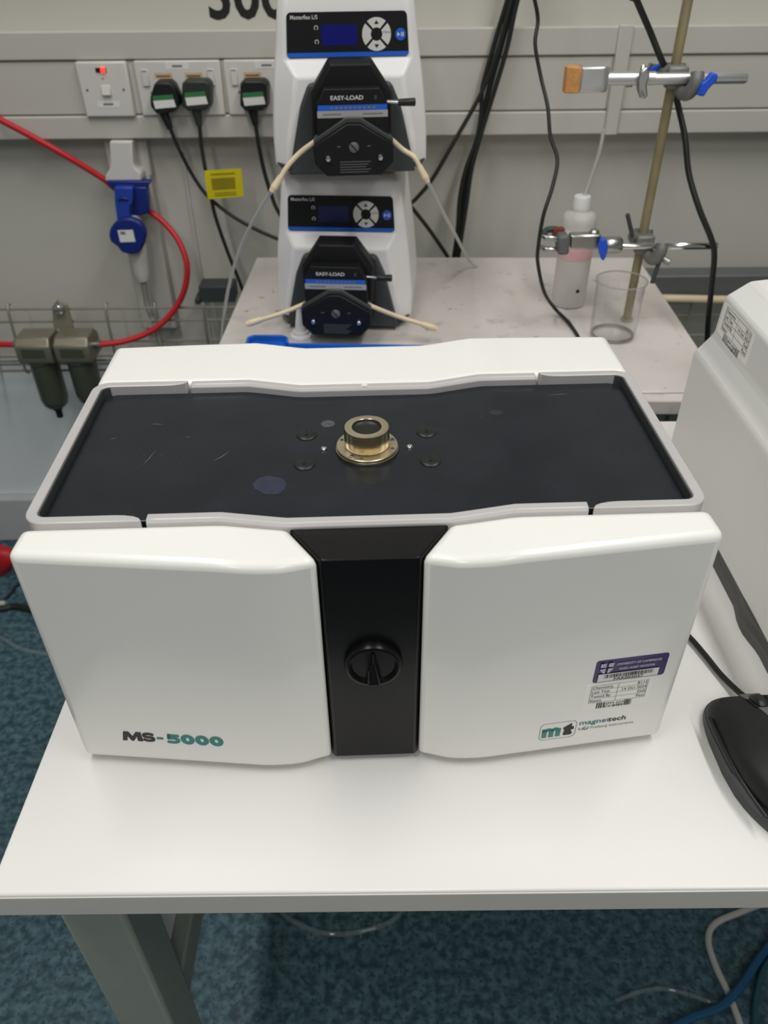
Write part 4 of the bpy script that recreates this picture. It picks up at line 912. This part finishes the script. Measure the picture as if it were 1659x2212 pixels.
# ================================================================== MOUSE
mo = thing('computer_mouse', 'black computer mouse with grey centre strip and scroll wheel on the desk', 'mouse', (.2850, .3360, DZ), .06)
ML = .124; MW = .0410
def mw(u):      # half width along length u in 0..1 from tail to nose
    return MW*(.66+.34*math.sin(min(1, u/.50)*math.pi/2)) if u < .5 else MW*(1-.10*((u-.5)/.5)**2)
def mh(u): return .0385*(1-((u-.36)/.80)**2*1.0) if u > .36 else .0385*(1-((.36-u)/.36)**2.6*.55)
def mx(u): return (u-.5)*ML
def surf(u, v, lift=0): return (mw(u)*.97*v, mx(u)*1.0, max(.006, mh(u)*(1-.30*abs(v)**2.6))+lift)
NU, NV = 30, 22
def shell(v0, v1, u0, u1, lift, zlow, nu=NU, nv=NV):
    top = []; 
    for i in range(nu+1):
        u = u0+(u1-u0)*i/nu
        row = [surf(u, v0+(v1-v0)*j/nv, lift) for j in range(nv+1)]
        top.append(row)
    rings = []
    for row in top:
        rings.append([(row[0][0]*.985, row[0][1], zlow)]+row+[(row[-1][0]*.985, row[-1][1], zlow)])
    return MB().loft(rings)
# rounded nose and tail: base plate ring
def outline(off, z, n=48):
    pts = []
    for k in range(n):
        a = 2*math.pi*k/n; cx, sy = math.cos(a), math.sin(a)
        e_ = .42 if sy > 0 else .62
        y = .5*ML*math.copysign(abs(sy)**e_, sy); u = .5+y/ML
        x = mw(u)*math.copysign(abs(cx)**e_, cx)
        pts.append((x*(1+off), y*(1+off*.5), z))
    return pts
def dome(scale_list, name, m, parent=None, bev=0):
    rings = []
    for off, zf in scale_list:
        r = outline(off, 0)
        rings.append([(x, y, zf(y)) for x, y, _ in r])
    return MB().loft(rings).build(name, m, parent or mo, angle=60)
def zt(k): return lambda y: max(.004, k*mh(.5+max(-.5, min(.5, y/ML))))
dome([(0.0, lambda y: .0), (.03, lambda y: .003), (.03, lambda y: .006), (.015, zt(.36))], 'base', DGREY)
dome([(.0, zt(.30)), (.012, zt(.42)), (.0, zt(.60)), (-.05, zt(.76)), (-.16, zt(.89)), (-.36, zt(.965)), (-.62, zt(.992)), (-.85, zt(1.0)), (-.97, zt(1.0))], 'shell', BLACKM)
def topz(u, v): 
    return mh(u)*(1-.012-.26*abs(v)**2.9)
def strip(u0, u1, v0, v1, lift, m, name, th=.0012, nu=18, nv=4):
    rings = []
    for i in range(nu+1):
        u = u0+(u1-u0)*i/nu; a = v0(u); b = v1(u)
        up = [(mw(u)*(a+(b-a)*j/nv), mx(u), topz(u, a+(b-a)*j/nv)+lift) for j in range(nv+1)]
        rings.append(up+[(x, y, z-th-lift) for x, y, z in reversed(up)])
    return MB().loft(rings).build(name, m, mo, angle=40)
strip(.30, .965, lambda u: -.10-.12*max(0, (u-.72)/.25), lambda u: .10+.12*max(0, (u-.72)/.25), .0007, MGREY, 'centre_strip')
wh = MB().lathe([(.0085, -.0045), (.0105, -.0030), (.0112, 0), (.0105, .0030), (.0085, .0045)], 28, (0, mx(.845), mh(.845)-.0068), axis='x').build('scroll_wheel', BLACK, mo)
strip(.795, .895, lambda u: -.19, lambda u: .19, .0009, BLACKP, 'wheel_slot', nu=6)
for sx in (-1, 1):
    strip(.30, .93, lambda u: (.245 if sx > 0 else -.66), lambda u: (.66 if sx > 0 else -.245), .0005, BLACKM, 'button', th=.001)
    MB().tube([(sx*(mw(u)*1.012), mx(u), .0165+.004*math.sin(math.pi*(u-.1)/.8)) for u in (.14, .25, .4, .55, .7, .80)], .0014, n=8).build('side_groove', BLACK, mo)
MB().loft([[(-mw(u)*.99, mx(u), z0), (-mw(u)*1.035, mx(u), z0+.001), (-mw(u)*1.035, mx(u), z1-.001), (-mw(u)*.98, mx(u), z1)] for u, z0, z1 in ((.16, .012, .015), (.24, .0105, .0175), (.36, .0105, .0185), (.42, .0125, .017))]).build('side_button', DGREY, mo)
mc = [(.2820, .392, DZ+.012), (.2795, .404, DZ+.007), (.2735, .424, DZ+.004), (.2680, .444, DZ+.004), (.2625, .462, DZ+.004), (.2560, .478, DZ+.004), (.246, .505, DZ+.004), (.236, .54, DZ+.004), (.225, .60, DZ+.004), (.235, .70, DZ+.004)]
MB().tube(mc, .0024, n=10).build('cable', BLACK, mo, world=True)

# ================================================================== FLOOR CLUTTER
def ftube(label, pts, r, m, name): 
    o = MB().tube(pts, r, n=10, sub=8).build(name, m); base_at(o, pts[0]); return tag(o, label, 'tubing')
z = .004
ftube('clear tube with a milky sheen bending over the floor under the desk', [onz(x, y, z) for x, y in ((1680,1940),(1600,1970),(1545,1995),(1530,2030),(1545,2085),(1575,2150),(1605,2230),(1640,2330))], .005, WTUBE, 'floor_tube')
z = .012
ftube('translucent blue tube crossing the floor under the desk', [onz(x, y, z) for x, y in ((1760,1960),(1690,2010),(1640,2070),(1600,2130),(1555,2175),(1490,2200),(1420,2240),(1360,2300))], .006, BLUETUBE, 'floor_tube')
ftube('dark teal tube curving down beside the translucent blue tube', [onz(x, y, .006) for x, y in ((1720,2020),(1660,2075),(1638,2130),(1630,2200),(1640,2290))], .0045, mat('teal_tube', S(38, 84, 92), .4, var=.05), 'floor_tube')
ftube('thin clear tube arching over the dark floor under the desk', [onz(x, y, .004) for x, y in ((1330,2163),(1380,2143),(1430,2136),(1480,2146),(1530,2163),(1570,2170))], .0032, CLEAR, 'floor_tube')
ftube('coiled clear tube loop on the floor near the desk leg', [onz(x, y, .004) for x, y in ((560,1900),(610,1972),(650,1998),(690,2014),(740,2018),(790,2010),(830,1997),(862,1975),(900,1900))], .0042, CLEAR, 'floor_tube')
ftube('thin pale tube on the blue floor between the desk and the skirting', [onz(x, y, .004) for x, y in ((-80,1350),(0,1378),(40,1400),(90,1412),(150,1420),(250,1425))], .005, CLEAR, 'floor_tube')
ftube('black cable lying on the blue floor beside the skirting', [onz(x, y, .005) for x, y in ((-100,1330),(0,1316),(30,1310),(60,1315),(140,1330))], .008, CABLE, 'floor_cable')
ftube('thin dark cable on the blue floor running to the skirting', [onz(x, y, .004) for x, y in ((5,1300),(25,1280),(40,1262),(90,1240))], .003, CABLE, 'floor_cable')
ftube('short white tube end on the blue floor beside the black cable', [onz(x, y, .006) for x, y in ((-60,1306),(-10,1304),(12,1303))], .006, WTUBE, 'floor_tube')
# red crumpled bag
rb = bmesh.new(); bmesh.ops.create_icosphere(rb, subdivisions=4, radius=1)
rnd = random.Random(5); dirs = [Vector((rnd.gauss(0, 1), rnd.gauss(0, 1), rnd.gauss(0, 1))).normalized() for _ in range(26)]
for v in rb.verts:
    n_ = v.co.normalized(); k = 1+.17*sum(abs(n_.dot(d_)) ** 9*(1 if i % 2 else -1) for i, d_ in enumerate(dirs))
    v.co = Vector((n_.x*k*.046, n_.y*k*.030, max(-.036, n_.z*k*.046)+.036))
me = bpy.data.meshes.new('red_bag'); rb.to_mesh(me); rb.free()
p = onz(-2, 1252, 0)
o = mkobj('red_bag', me, REDB, angle=60); o.location = (p.x-.012, p.y+.03, 0); tag(o, 'crumpled red plastic bag on the blue floor by the skirting', 'bag')
